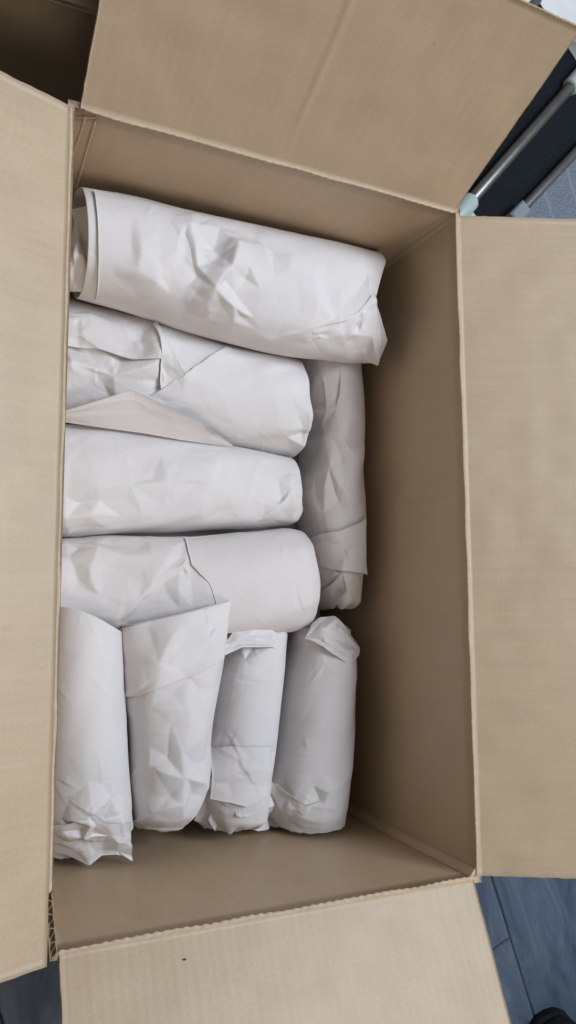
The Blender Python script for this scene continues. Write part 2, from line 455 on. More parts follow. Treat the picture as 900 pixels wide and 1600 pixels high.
f_top = flap('flap', tl, tr, (0, 1, 0), 61, 66, M_CARD, 41, in_a=0.004, in_b=0.002, ridge=(0.166, 0.012, 0.166, 0.18, 0.0034, 0.0014), nu=240)
# its normal must face the camera side: u along fold, v outward
f_right = flap('flap', tr, br, (1, 0, 0), 21, 31, M_CARD, 42, in_a=0.003, in_b=0.001)
f_bot = flap('flap', br, bl, (0, -1, 0), 24, 36, M_CARD2, 43, in_a=0.004, in_b=0.001)
la, lb = onz(112, 166, 0.001), onz(78, 1395, 0.001)
lc = lb + (lb - la) / np.linalg.norm(lb - la) * 0.046
f_left = flap('flap', lc, la, (-1, 0, 0), 19, 20, M_CARD, 44, gap=0.0008, in_a=0.000, in_b=0.0)
def crease(a, b, seed, fp, rad=0.0026, amp=0.3, sh=(0, 0, 0), **k):
    return bead('crease', np.array(a) + np.array(sh), np.array(b) + np.array(sh), M_CREASE, fp, rad, 0.0072, (0, 0, 1), amp, seed, **k)
crease(tl + (tr - tl) * .02, tr, 51, f_top, 0.0024, 0.12, (0, 0.0012, -0.0003))
crease(tr, br, 52, f_right, 0.0021, 0.08, (0.001, 0, 0.0))
crease(br, bl, 53, f_bot, 0.0023, 0.22, (0, -0.0012, -0.0003))
crease(la, lb, 54, f_left, 0.0020, 0.04, (-0.0008, 0, -0.0007))
# specks of dirt on the cardboard
def speck(P, n, r, parent, seed):
    rs = np.random.RandomState(seed); n = np.asarray(n, float) / np.linalg.norm(n)
    e1 = np.cross(n, (0.3, 1, 0.2)); e1 /= np.linalg.norm(e1); e2 = np.cross(n, e1)
    k = 7; V = [P + n * 0.0005]
    for j in range(k):
        an = j / k * 6.283; rr = r * rs.uniform(.6, 1.2)
        V.append(P + e1 * rr * 1.5 * math.cos(an) + e2 * rr * math.sin(an) + n * 0.0001)
    mesh_obj('speck', V, [(0, 1 + j, 1 + (j + 1) % k) for j in range(k)], M_GAP, parent)
nb = np.cross(bl - br, np.array([0, -math.cos(.5), math.sin(.5)]))
Pb = bl + (br - bl) * 0.242 + np.array([0, -math.cos(math.radians(33)), math.sin(math.radians(33))]) * 0.0185
speck(Pb + np.array([0, .0005, .0012]), (0, .5, .85), 0.0008, f_bot, 3)

# ------------------------------------------------------------------ paper parcels
def raster_tri(points, heights, edges, gx, gy):
    """piecewise linear height over a constrained triangulation, sampled on the grid gx (rows) x gy (cols)"""
    vs, _, fs, ov, _, _ = delaunay_2d_cdt([Vector((float(a), float(b))) for a, b in points], edges, [], 0, 1e-7)
    hv = np.zeros(len(vs))
    for i, o in enumerate(ov):
        if o: hv[i] = heights[o[0]]
        else:
            q = np.array(vs[i]); dd = np.hypot(points[:, 0] - q[0], points[:, 1] - q[1])
            k = np.argsort(dd)[:2]; w = 1 / (dd[k] + 1e-6); hv[i] = (heights[k] * w).sum() / w.sum()
    vs = np.array([(v[0], v[1]) for v in vs])
    out = np.zeros((len(gx), len(gy)))
    for f in fs:
        if len(f) != 3: continue
        a, b, c = vs[f[0]], vs[f[1]], vs[f[2]]
        x0 = np.searchsorted(gx, min(a[0], b[0], c[0]) - 1e-9); x1 = np.searchsorted(gx, max(a[0], b[0], c[0]) + 1e-9)
        y0 = np.searchsorted(gy, min(a[1], b[1], c[1]) - 1e-9); y1 = np.searchsorted(gy, max(a[1], b[1], c[1]) + 1e-9)
        if x1 <= x0 or y1 <= y0: continue
        X = gx[x0:x1, None]; Y = gy[None, y0:y1]
        det = (b[1] - c[1]) * (a[0] - c[0]) + (c[0] - b[0]) * (a[1] - c[1])
        if abs(det) < 1e-14: continue
        l1 = ((b[1] - c[1]) * (X - c[0]) + (c[0] - b[0]) * (Y - c[1])) / det
        l2 = ((c[1] - a[1]) * (X - c[0]) + (a[0] - c[0]) * (Y - c[1])) / det
        l3 = 1 - l1 - l2
        ins = (l1 >= -1e-6) & (l2 >= -1e-6) & (l3 >= -1e-6)
        sub = out[x0:x1, y0:y1]
        sub[ins] = (l1 * hv[f[0]] + l2 * hv[f[1]] + l3 * hv[f[2]])[ins]
    return out

def catmull(T, Y, t):
    """monotone-ish cubic through rows of Y at T"""
    Y = np.asarray(Y, float); n = len(T)
    m = np.zeros_like(Y)
    for i in range(n):
        a = max(0, i - 1); b = min(n - 1, i + 1)
        m[i] = (Y[b] - Y[a]) / (T[b] - T[a])
    i = np.clip(np.searchsorted(T, t, side='right') - 1, 0, n - 2)
    h = (T[i + 1] - T[i]); x = (t - T[i]) / h
    sh = (-1,) + (1,) * (Y.ndim - 1)
    x = x.reshape(sh); h = h.reshape(sh)
    return ((2 * x**3 - 3 * x**2 + 1) * Y[i] + (x**3 - 2 * x**2 + x) * h * m[i]
            + (-2 * x**3 + 3 * x**2) * Y[i + 1] + (x**3 - x**2) * h * m[i + 1])

FLOOR_IN = -0.233                             # level on which this layer of parcels lies

def inside_box(P):
    """paper presses flat against the walls instead of passing through them"""
    P[..., 0] = np.clip(P[..., 0], 0.004, 0.3435)
    P[..., 1] = np.clip(P[..., 1], 0.004 + 0.0006 * np.sin(P[..., 2] * 900), 0.5925)
    return P

class Parcel:
    NS, NT = 270, 320
    def __init__(self, root, stations, seed, mat, n=2.3, low=0.0016, coarse=(0.034, 0.0010), fine=(0.013, 0.0),
                 mask=(), m0=0.35, creases=(), ck=1.3, tents=1.0, ends=('cap', 'cap'), end_amp=0.006, cap_len=0.012, rest=True, endshift=None, cap_round=0.55):
        """stations: (left px, right px, mid z, half height top, half height bottom or None to rest on the bottom)"""
        creases = [[(a_, b_, c_ * ck) for a_, b_, c_ in p_] for p_ in creases]
        self.tents = tents
        self.root = root; self.seed = seed; self.mat = mat; self.n = n
        PLs, PRs, bt, bb = [], [], [], []
        for st in stations:
            (lx, ly), (rx, ry), z, h = st[:4]
            a = onz(lx, ly, z); b = onz(rx, ry, z)
            c = (a + b) / 2; lat = (b - a) / np.linalg.norm(b - a)
            vd = c - CAM
            tan = vd.dot(lat) / -vd[2]                       # view tilt inside the cross-section
            k = math.cos(math.atan(tan))
            hw = np.linalg.norm(b - a) / 2 * k
            PLs.append(c - lat * hw); PRs.append(c + lat * hw)
            bt.append(h); bb.append(st[4] if len(st) > 4 else z - FLOOR_IN)
        mid = (np.array(PLs) + np.array(PRs)) / 2
        cum = np.r_[0, np.cumsum(np.linalg.norm(np.diff(mid, axis=0), axis=1))]
        self.L = cum[-1]; self.T = cum / cum[-1]
        self.PL, self.PR, self.bt, self.bb = np.array(PLs), np.array(PRs), np.array(bt), np.array(bb)
        self.perR = np.mean(np.linalg.norm(self.PR - self.PL, axis=1)) * .5 * 1.02
        # base grid for pixel look-up
        s = np.linspace(0, 1, self.NS); th = np.arange(self.NT) / self.NT * 2 * np.pi
        S, TH = np.meshgrid(s, th, indexing='ij')
        self.s, self.th = s, th
        P, Nn = self.base(S, TH)
        self.facing = ((CAM - P) * Nn).sum(-1) > 0
        self.pix = project(P); self.S, self.TH = S, TH
        # rows with caps
        self.build_body(low, coarse, fine, mask, m0, creases, ends, end_amp, cap_len, endshift, cap_round)

    def base(self, S, TH):
        sh = S.shape; s = np.clip(S.ravel(), 0, 1); th = TH.ravel()
        PL = catmull(self.T, self.PL, s); PR = catmull(self.T, self.PR, s)
        bt = catmull(self.T, self.bt, s); bb = catmull(self.T, self.bb, s)
        c = (PL + PR) / 2; a = np.linalg.norm(PR - PL, axis=1) / 2; lat = (PR - PL) / (2 * a[:, None])
        ct, st = np.cos(th), np.sin(th); e = 2.0 / self.n
        C = np.sign(ct) * np.abs(ct) ** e; Sn = np.sign(st) * np.abs(st) ** e
        b = np.where(st >= 0, bt, bb)
        up = np.array([0, 0, 1.0])
        P = c + lat * (a * C)[:, None] + up * (b * Sn)[:, None]
        e2 = 2 - e
        Nn = lat * (np.sign(ct) * np.abs(ct) ** e2 / a)[:, None] + up * (np.sign(st) * np.abs(st) ** e2 / b)[:, None]
        Nn /= (np.linalg.norm(Nn, axis=1)[:, None] + 1e-12)
        return P.reshape(sh + (3,)), Nn.reshape(sh + (3,))

    def st(self, px, py):
        d = np.hypot(self.pix[..., 0] - px, self.pix[..., 1] - py) + np.where(self.facing, 0, 1e4)
        i = np.unravel_index(np.argmin(d), d.shape)
        return self.S[i], self.TH[i]

    def phys(self, px, py):
        s, t = self.st(px, py)
        return s * self.L, t * self.perR

    def field(self, gx, gy, low, coarse, fine, mask, m0, creases):
        per = 2 * np.pi * self.perR
        rs = np.random.RandomState(self.seed)
        X = gx[:, None] + 0 * gy[None, :]; Y = gy[None, :] + 0 * gx[:, None]
        mk = [(self.phys(px, py), r, w) for px, py, r, w in mask]
        def mval(x, y):
            v = m0 + 0 * x
            for (cx, cy), r, w in mk:
                dy = np.abs(y - cy); dy = np.minimum(dy, np.abs(per - dy))
                v = v + w * np.exp(-((x - cx) ** 2 + dy ** 2) / (r * r))
            return v
        # smooth part, periodic: noise on the circle
        d = low * vnoise(self.seed + 1, X + 3 * np.cos(Y / self.perR) * self.perR, 2 * np.sin(Y / self.perR) * self.perR, 0.05)
        for sp, amp in (coarse, fine):
            if amp <= 0: continue
            nx = int((gx[-1] - gx[0]) / sp) + 3; ny = max(5, int(per / sp))
            spy = per / ny
            pts = []; hs = []
            for i in range(-1, nx):
                for j in range(ny):
                    pts.append((gx[0] + (i + rs.uniform(-.1, 1.1)) * sp, (j + rs.uniform(-.1, 1.1)) * spy)); hs.append(rs.normal())
            pts = np.array(pts); hs = np.array(hs)
            hs = np.clip(hs, -1.8, 1.8) * amp * mval(pts[:, 0], pts[:, 1] % per)
            pts = np.concatenate([pts, pts + [0, per], pts - [0, per]]); hs = np.tile(hs, 3)
            k = (pts[:, 1] > -3 * sp) & (pts[:, 1] < per + 3 * sp)
            d += raster_tri(pts[k], hs[k], [], gx, gy)
        if creases:
            cp, ch, ce = [], [], []
            for poly in creases:
                o = len(cp)
                for (px, py, h) in poly:
                    cp.append(self.phys(px, py)); ch.append(h)
                ce += [(o + i, o + i + 1) for i in range(len(poly) - 1)]
            cp = np.array(cp); ch = np.array(ch)
            bg = []
            sp = 0.016
            for i in range(-2, int((gx[-1] - gx[0]) / sp) + 3):
                for j in range(-2, int(per / sp) + 3):
                    q = np.array((gx[0] + (i + rs.uniform(.2, .8)) * sp, (j + rs.uniform(.2, .8)) * sp))
                    if np.min(np.hypot(*(cp - q).T)) > 0.011: bg.append(q)
            P = np.concatenate([cp, np.array(bg)]); H = np.concatenate([ch, np.zeros(len(bg))])
            d += raster_tri(P, H, ce, gx, gy)
        # bend everything a little so that no fold is ruler-straight
        cY, sY = np.cos(Y / self.perR) * self.perR, np.sin(Y / self.perR) * self.perR
        wx = 0.0022 * vnoise(self.seed + 21, X + 2 * cY, 2 * sY, 0.03) + 0.0004 * vnoise(self.seed + 22, X + 2 * cY, 2 * sY, 0.007)
        wy = 0.0022 * vnoise(self.seed + 23, X + 2 * sY, 2 * cY, 0.03) + 0.0004 * vnoise(self.seed + 24, X + 2 * sY, 2 * cY, 0.007)
        ii = np.clip(np.interp((X + wx).ravel(), gx, np.arange(len(gx))).reshape(X.shape), 0, len(gx) - 1.001)
        jj = (Y + wy) / (gy[1] - gy[0])
        i0 = np.floor(ii).astype(int); j0 = np.floor(jj).astype(int); fi = ii - i0; fj = jj - j0; M_ = len(gy)
        d = (d[i0, j0 % M_] * (1 - fi) * (1 - fj) + d[i0 + 1, j0 % M_] * fi * (1 - fj) + d[i0, (j0 + 1) % M_] * (1 - fi) * fj + d[i0 + 1, (j0 + 1) % M_] * fi * fj)
        X = X + wx; Y = Y + wy
        # sharp little folds: tents with one steep and one shallow side
        nt = int(1.7 * self.tents * (gx[-1] - gx[0]) * per / 0.0009)
        for _ in range(nt):
            cx, cy = rs.uniform(gx[0], gx[-1]), rs.uniform(0, per)
            mv = float(mval(np.array(cx), np.array(cy)))
            if rs.uniform() > min(1.0, 0.26 + mv): continue
            an = rs.uniform(0, np.pi); ln = rs.uniform(.006, .036) * rs.uniform(.5, 1.4); w = rs.uniform(.0022, .008)
            am = w * rs.uniform(.05, .16) * (0.5 + 0.6 * min(mv, 1.6)) * rs.choice([-1, 1, 1]); k = rs.uniform(.15, .9)
            dy = (Y - cy + per / 2) % per - per / 2
            a_ = (X - cx) * np.cos(an) + dy * np.sin(an); b_ = -(X - cx) * np.sin(an) + dy * np.cos(an)
            d += am * np.clip(1 - np.abs(b_) / np.where(b_ > 0, w, w * k) - np.abs(a_) / ln, 0, 1)
        # soften creases a touch
        p = np.pad(d, ((1, 1), (0, 0)), mode='edge'); d = .18 * p[:-2] + .64 * p[1:-1] + .18 * p[2:]
        d = .18 * np.roll(d, 1, 1) + .64 * d + .18 * np.roll(d, -1, 1)
        return d

    def build_body(self, low, coarse, fine, mask, m0, creases, ends, end_amp, cl, endshift, cr):
        s = self.s; th = self.th
        R = self.perR
        rows = []                                   # (s, extension along axis, scale)
        def capseq(kind):
            if kind == 'cap':
                return [(cl * math.sin(q) , 1 - cr * (1 - math.cos(q))) for q in np.linspace(0.12, 1.5, 9)] + [(cl * 1.02, k) for k in np.linspace(1 - cr, 0.0, 9)[1:]]
            if kind == 'open':
                return [(0.0008, 0.995), (0.0008, 0.98), (-0.004, 0.965), (-0.012, 0.955), (-0.022, 0.95), (-0.032, 0.94), (-0.04, 0.9), (-0.044, 0.7), (-0.042, 0.4), (-0.045, 0.0)]
        A = capseq(ends[0])[::-1]; Bq = capseq(ends[1])
        sx = [-(len(A) - i) * 0.0035 for i in range(len(A))] + list(s * self.L) + [self.L + (i + 1) * 0.0035 for i in range(len(Bq))]
        gx = np.array(sx); gy = th * R
        d = self.field(gx, gy, low, coarse, fine, mask, m0, creases)
        self.d = d[len(A):len(A) + len(s)]; self.gx = s * self.L
        P, Nn = self.base(self.S, self.TH)
        axis0 = (self.PL[0] + self.PR[0] - self.PL[1] - self.PR[1]); axis0 /= np.linalg.norm(axis0)
        axis1 = (self.PL[-1] + self.PR[-1] - self.PL[-2] - self.PR[-2]); axis1 /= np.linalg.norm(axis1)
        rs = np.random.RandomState(self.seed + 77)
        if endshift:
            f0, f1 = endshift
            w0 = np.clip(1 - self.S / 0.16, 0, 1) ** 2; w1 = np.clip((self.S - 0.84) / 0.16, 0, 1) ** 2
            P = P + axis0 * (w0 * f0(self.TH))[..., None] + axis1 * (w1 * f1(self.TH))[..., None]
        P = P + Nn * self.d[..., None]
        out = []
        def caprows(seq, ring, axis, rr, kind):
            c = ring.mean(0)
            ns = rs.normal(size=(len(seq), 1))
            pl = np.sin(th * rs.randint(4, 7) + rs.uniform(0, 6)) * .5 + np.sin(th * rs.randint(8, 12) + rs.uniform(0, 6)) * .35
            res = []
            for k, (ext, sc) in enumerate(seq):
                ww = math.sin(math.pi * min(1, max(0, sc))) if kind == 'cap' else 0.35 * (1 - sc)
                off = axis * ext
                rg = c + (ring - c) * sc + off + axis * (end_amp * ww * (pl + 1.2 * rr[k]))[:, None]
                res.append(rg)
            return res
        rA = d[:len(A)][::-1] / (coarse[1] + 1e-9) * .5; rB = d[len(A) + len(s):] / (coarse[1] + 1e-9) * .5
        top = caprows(A[::-1], P[0], axis0, rA, ends[0])[::-1]
        bot = caprows(Bq, P[-1], axis1, rB, ends[1])
        G = np.concatenate([np.array(top), P, np.array(bot)])
        # keep above the bottom of the box
        G[..., 2] = np.maximum(G[..., 2], ZR + FLOOR_IN)
        G = inside_box(G)
        n = G.shape[0]; m = G.shape[1]
        Fc = grid_faces(n, m, True)
        base_pt = P.reshape(-1, 3)[:, :2].mean(0)
        if self.root.location.length == 0:
            self.root.location = (base_pt[0], base_pt[1], G[..., 2].min())
        self.obj = mesh_obj('wrapping_paper', G.reshape(-1, 3), Fc, self.mat, self.root)

    def dlook(self, S, TH):
        """body relief at arbitrary (s, th), bilinear"""
        i = np.clip(S, 0, 1) * (self.NS - 1); j = (TH / (2 * np.pi) * self.NT)
        i0 = np.clip(np.floor(i).astype(int), 0, self.NS - 2); j0 = np.floor(j).astype(int)
        fi = i - i0; fj = j - j0
        g = lambda a, b: self.d[a, b % self.NT]
        return g(i0, j0) * (1 - fi) * (1 - fj) + g(i0 + 1, j0) * fi * (1 - fj) + g(i0, j0 + 1) * (1 - fi) * fj + g(i0 + 1, j0 + 1) * fi * fj

    def patch(self, rows, name='paper_overlap', lift=0.0012, curl=(0.0, 0.0, 0.0, 0.0), nu=70, nv=70, amp=0.0006, seed=0, mat=None, thick=0.0004):
        """a second sheet lying on the parcel. rows: list of pixel polylines (same length) -> control grid;
        curl: extra lift at first row, last row, first column, last column"""
        R, Cn = len(rows), len(rows[0])
        cs = np.zeros((R, Cn, 2))
        for i, r in enumerate(rows):
            for j, q in enumerate(r):
                cs[i, j] = self.st(*q[:2]) if len(q) < 3 or q[2] is None else q[:2]
        ex = np.zeros((R, Cn))
        for i, r in enumerate(rows):
            for j, q in enumerate(r):
                if len(q) > 3: ex[i, j] = q[3]
        # unwrap th
        cs[..., 1] = np.where(cs[..., 1] > 1.5 * np.pi, cs[..., 1] - 2 * np.pi, cs[..., 1])
        ti = np.linspace(0, R - 1, nu); tj = np.linspace(0, Cn - 1, nv)
        def lin(A):
            i0 = np.clip(np.floor(ti).astype(int), 0, R - 2); j0 = np.clip(np.floor(tj).astype(int), 0, Cn - 2)
            fi = (ti - i0)[:, None]; fj = (tj - j0)[None, :]
            if A.ndim == 3: fi = fi[..., None]; fj = fj[..., None]
            return (A[i0][:, j0] * (1 - fi) * (1 - fj) + A[i0 + 1][:, j0] * fi * (1 - fj) + A[i0][:, j0 + 1] * (1 - fi) * fj + A[i0 + 1][:, j0 + 1] * fi * fj)
        q = lin(cs); S = q[..., 0]; TH = q[..., 1]
        P, Nn = self.base(S, TH)
        u = np.linspace(0, 1, nu)[:, None]; v = np.linspace(0, 1, nv)[None, :]
        k = 5.0
        h = lift + lin(ex) + curl[0] * np.exp(-u * k) + curl[1] * np.exp(-(1 - u) * k) + curl[2] * np.exp(-v * k) + curl[3] * np.exp(-(1 - v) * k)
        # keep clear of the sheet below, take up only part of its relief
        rs = np.random.RandomState(seed + self.seed)
        np_ = 30; pts = np.c_[rs.uniform(-.1, 1.1, np_), rs.uniform(-.1, 1.1, np_)]
        pts = np.concatenate([pts, [(-.3, -.3), (1.3, -.3), (1.3, 1.3), (-.3, 1.3)]])
        fc = raster_tri(pts, rs.normal(size=len(pts)) * amp, [], u[:, 0], v[0])
        dd = self.dlook(S, TH % (2 * np.pi))
        h = h + np.maximum(dd, dd * .3 + fc) + np.abs(fc) * .3
        P = P + Nn * h[..., None]
        P[..., 2] = np.maximum(P[..., 2], ZR + FLOOR_IN + .0005)
        return sheet_mesh(name, inside_box(P), Nn, self.root, mat or self.mat, thick)

def sheet_mesh(name, P, Nn, parent, mat, thick):
    nu, nv = P.shape[:2]; k = nu * nv
    Q = P - Nn * thick
    idx = np.arange(k).reshape(nu, nv)
    ring = np.concatenate([idx[:, 0], idx[-1, 1:], idx[-2::-1, -1], idx[0, -2:0:-1]]); r2 = np.roll(ring, -1)
    f1 = grid_faces(nu, nv)
    Fc = np.concatenate([f1, f1[:, ::-1] + k, np.stack([ring, ring + k, r2 + k, r2], -1)])
    return mesh_obj(name, np.concatenate([P.reshape(-1, 3), Q.reshape(-1, 3)]), Fc, mat, parent)

def free_sheet(root, rows, name, mat, nu=60, nv=60, amp=0.0015, seed=0, npts=30, thick=0.0004, soft=1):
    """loose paper: control grid of (px, py, z below the rim); stays a folded, faceted sheet"""
    R, Cn = len(rows), len(rows[0])
    C = np.array([[onz(q[0], q[1], q[2]) for q in r] for r in rows])
    ti = np.linspace(0, R - 1, nu); tj = np.linspace(0, Cn - 1, nv)
    i0 = np.clip(np.floor(ti).astype(int), 0, R - 2); j0 = np.clip(np.floor(tj).astype(int), 0, Cn - 2)
    fi = (ti - i0)[:, None, None]; fj = (tj - j0)[None, :, None]
    P = (C[i0][:, j0] * (1 - fi) * (1 - fj) + C[i0 + 1][:, j0] * fi * (1 - fj) + C[i0][:, j0 + 1] * (1 - fi) * fj + C[i0 + 1][:, j0 + 1] * fi * fj)
    for _ in range(soft):
        Q = P.copy()
        Q[1:-1] = .25 * P[:-2] + .5 * P[1:-1] + .25 * P[2:]; P = Q.copy()
        Q[:, 1:-1] = .25 * P[:, :-2] + .5 * P[:, 1:-1] + .25 * P[:, 2:]; P = Q
    du = np.gradient(P, axis=0); dv = np.gradient(P, axis=1)
    Nn = np.cross(du, dv); Nn /= (np.linalg.norm(Nn, axis=-1)[..., None] + 1e-12)
    vd = CAM - P
    if (Nn * vd).sum() < 0: Nn = -Nn
    rs = np.random.RandomState(seed)
    pts = np.c_[rs.uniform(-.05, 1.05, npts), rs.uniform(-.05, 1.05, npts)]
    pts = np.concatenate([pts, [(-.3, -.3), (1.3, -.3), (1.3, 1.3), (-.3, 1.3)]])
    fc = raster_tri(pts, rs.normal(size=len(pts)) * amp, [], np.linspace(0, 1, nu), np.linspace(0, 1, nv))
    P = P + Nn * fc[..., None]
    P[..., 2] = np.maximum(P[..., 2], ZR + FLOOR_IN + .0005)
    return sheet_mesh(name, inside_box(P), Nn, root, mat, thick)

GRP = 'paper-wrapped parcels in the box'
def parcel_root(label, name='wrapped_parcel'):
    return thing(name, label, 'parcel', (0, 0, 0), GRP)

# crumpled packing paper fills the box below this layer
bx_, by_ = np.meshgrid(np.linspace(0.012, 0.336, 110), np.linspace(0.052, 0.585, 170), indexing='ij')
bt_ = -0.2335 - 0.004 * np.abs(vnoise(301, bx_, by_, 0.030)) - 0.002 * np.abs(vnoise(302, bx_, by_, 0.011))
ed_ = np.minimum(np.minimum(bx_ - 0.012, 0.336 - bx_), np.minimum(by_ - 0.052, 0.585 - by_))
bt_ = bt_ - 0.05 * np.clip(1 - ed_ / 0.018, 0, 1) ** 2
top_ = np.stack([bx_, by_, ZR + bt_], -1); low_ = top_.copy(); low_[..., 2] = ZR + zb + 0.0006
o0_ = np.array([0.174, 0.32, ZR + zb])
k_ = 110 * 170; id_ = np.arange(k_).reshape(110, 170)
rg_ = np.concatenate([id_[:, 0], id_[-1, 1:], id_[-2::-1, -1], id_[0, -2:0:-1]]); r2_ = np.roll(rg_, -1)
g_ = grid_faces(110, 170)
bed = mesh_obj('packing_paper', np.concatenate([top_.reshape(-1, 3), low_.reshape(-1, 3)]) - o0_,
               np.concatenate([g_, g_[:, ::-1] + k_, np.stack([rg_, rg_ + k_, r2_ + k_, r2_], -1)]), M_PAPER[1])
bed.location = o0_
bed['label'] = 'crumpled packing paper filling the bottom of the box beneath all the parcels'; bed['category'] = 'packing paper'

# --- A: wide roll lying on top, against the far end wall
rA = parcel_root('wide dented paper roll with open ends, lying highest, against the end wall')
A = Parcel(rA, [((118, 296), (128, 466), -.112, .048, .050), ((200, 312), (222, 495), -.112, .050, .052), ((300, 334), (330, 528), -.110, .050, .054),
                ((420, 357), (440, 556), -.110, .047, .054), ((510, 375), (515, 568), -.110, .043, .050), ((574, 388), (586, 569), -.112, .038, .044)],
           101, M_PAPER[2], n=2.2, low=0.001, coarse=(0.034, 0.0018), fine=(0.014, 0.0), m0=0.06,
           mask=[(330, 400, .035, 1.4), (280, 430, .02, .8), (470, 470, .018, .5), (560, 530, .03, 1.6)],
           ends=('open', 'open'), endshift=(lambda t: 0.0 * t, lambda t: -0.020 * np.clip(1 - np.abs(t - 1.45) / 0.75, 0, 1) + 0.003 * np.exp(-((t - 2.9) / .5) ** 2)),
           creases=[[(250, 470, 0.000), (247, 440, 0.002), (255, 410, 0.0005), (280, 385, 0.001), (292, 350, 0.002)],
                    [(215, 420, 0.0035), (222, 380, 0.003), (250, 365, 0.001)],
                    [(270, 425, -0.005), (290, 400, -0.006), (310, 425, -0.004)],
                    [(300, 350, 0.003), (312, 415, 0.0015)],
                    [(325, 470, 0.004), (333, 445, 0.0065), (360, 420, 0.0045), (388, 418, 0.003), (372, 385, 0.005), (360, 372, 0.001)],
                    [(350, 400, -0.005), (340, 385, -0.0065), (318, 385, -0.002)],
                    [(370, 455, -0.0035), (385, 435, -0.003)],
                    [(360, 500, 0.002), (366, 475, 0.003), (375, 490, -0.001)],
                    [(345, 355, 0.001), (400, 365, -0.003), (432, 395, -0.003), (430, 370, 0.001)],
                    [(490, 490, 0.002), (495, 465, 0.0025), (510, 450, -0.002)],
                    [(420, 530, 0.001), (480, 508, 0.003), (555, 492, 0.004), (580, 470, 0.005)],
                    [(545, 520, 0.004), (570, 505, -0.004), (580, 525, 0.003), (590, 560, 0.004)],
                    [(560, 545, -0.003), (575, 545, -0.005)]])
# the sheet under the outer turn peeps out at the left end
A.patch([[(146, 300), (149, 320), (152, 345), (153, 380), (152, 420), (148, 466)],
         [(300, 334), (300, 350), (305, 380), (310, 420), (320, 480), (330, 527)]], 'paper_overlap', lift=0.0010, curl=(0.0016, -0.0040, 0, 0), amp=0.0, nu=60, nv=80)

A.patch([[(470, 512), (520, 500), (555, 488), (578, 462)], [(490, 540), (530, 530), (565, 520), (592, 505)], [(515, 566), (545, 568), (570, 568), (594, 566)]],
        'paper_corner', lift=0.0008, curl=(-0.001, 0.001, -0.002, 0.003), amp=0.0022, seed=31, nu=50, nv=60)
free_sheet(rA, [[(110, 330, -.106), (124, 322, -.098), (140, 322, -.096)], [(106, 372, -.090), (126, 366, -.096), (144, 365, -.088)],
                [(106, 405, -.092), (122, 398, -.080), (147, 402, -.090)], [(104, 430, -.094), (124, 434, -.100), (147, 430, -.088)], [(103, 456, -.120), (122, 456, -.106), (146, 462, -.112)]],
           'inner_sheet', M_PAPER[1], amp=0.0025, seed=33, nu=60, nv=40, npts=26)

# --- B: parcel below A with a loose pointed flap
rB = parcel_root('creased paper parcel partly under the open-ended roll, with a loose pointed flap along its side')
B = Parcel(rB, [((76, 462), (88, 655), -.172, .046), ((165, 485), (165, 668), -.172, .050), ((250, 508), (260, 685), -.172, .052), ((350, 538), (365, 703), -.172, .051),
                ((420, 553), (430, 712), -.172, .050), ((449, 561), (456, 716), -.173, .047)],
           202, M_PAPER[0], n=2.4, coarse=(0.032, 0.0024), fine=(0.013, 0.0), m0=0.10, end_amp=0.007, cap_len=.005, cap_round=.25,
           mask=[(170, 560, .05, 1.3), (240, 560, .03, 1.0), (470, 670, .025, 1.3), (380, 610, .02, .5)],
           creases=[[(105, 540, -0.004), (125, 545, -0.006), (135, 535, 0.002), (190, 555, -0.003), (250, 566, 0.004)],
                    [(110, 560, 0.003), (180, 590, 0.0035), (245, 570, 0.005), (270, 564, 0.003)],
                    [(125, 500, 0.003), (165, 490, -0.003), (200, 520, 0.002)],
                    [(240, 505, 0.003), (245, 560, 0.006), (285, 590, 0.003)],
                    [(165, 600, 0.000), (180, 612, 0.004)],
                    [(250, 595, -0.004), (255, 570, -0.002)],
                    [(480, 640, 0.003), (474, 680, -0.005), (485, 700, 0.003)]])
B.patch([[(352, 546), (315, 568), (275, 592), (236, 617)], [(375, 550), (345, 575), (312, 615), (290, 646)],
         [(425, 556), (415, 590), (395, 650), (366, 700)], [(468, 568), (478, 610), (480, 660), (470, 716)]],
        'paper_overlap', lift=0.0012, curl=(0.0022, -0.005, 0, -0.003), amp=0.0008, seed=3)
B.patch([[(92, 470), (140, 476), (190, 488), (242, 503)], [(98, 505), (145, 515), (195, 528), (250, 540)], [(104, 541), (150, 546), (205, 562), (262, 565)]],
        'paper_overlap', lift=0.0006, curl=(-0.002, 0.0022, 0, 0), amp=0.0016, seed=11)
B.patch([[(241, 508), (254, 538), (270, 564), (286, 588)], [(238, 512), (246, 545), (248, 576), (250, 607)]], 'paper_pleat', lift=0.0026, curl=(0.001, 0.0008, 0, 0), amp=0.0008, seed=7, nu=24, nv=40)
free_sheet(rB, [[(96, 643, -.122), (150, 627, -.114), (205, 609, -.108), (262, 636, -.112), (318, 661, -.118), (330, 672, -.122)],
                [(96, 659, -.140), (165, 669, -.137), (225, 677, -.135), (280, 687, -.137), (335, 695, -.141), (369, 699, -.146)]],
           'paper_flap', M_PAPER[1], amp=0.0003, seed=5, soft=1, thick=0.0002)

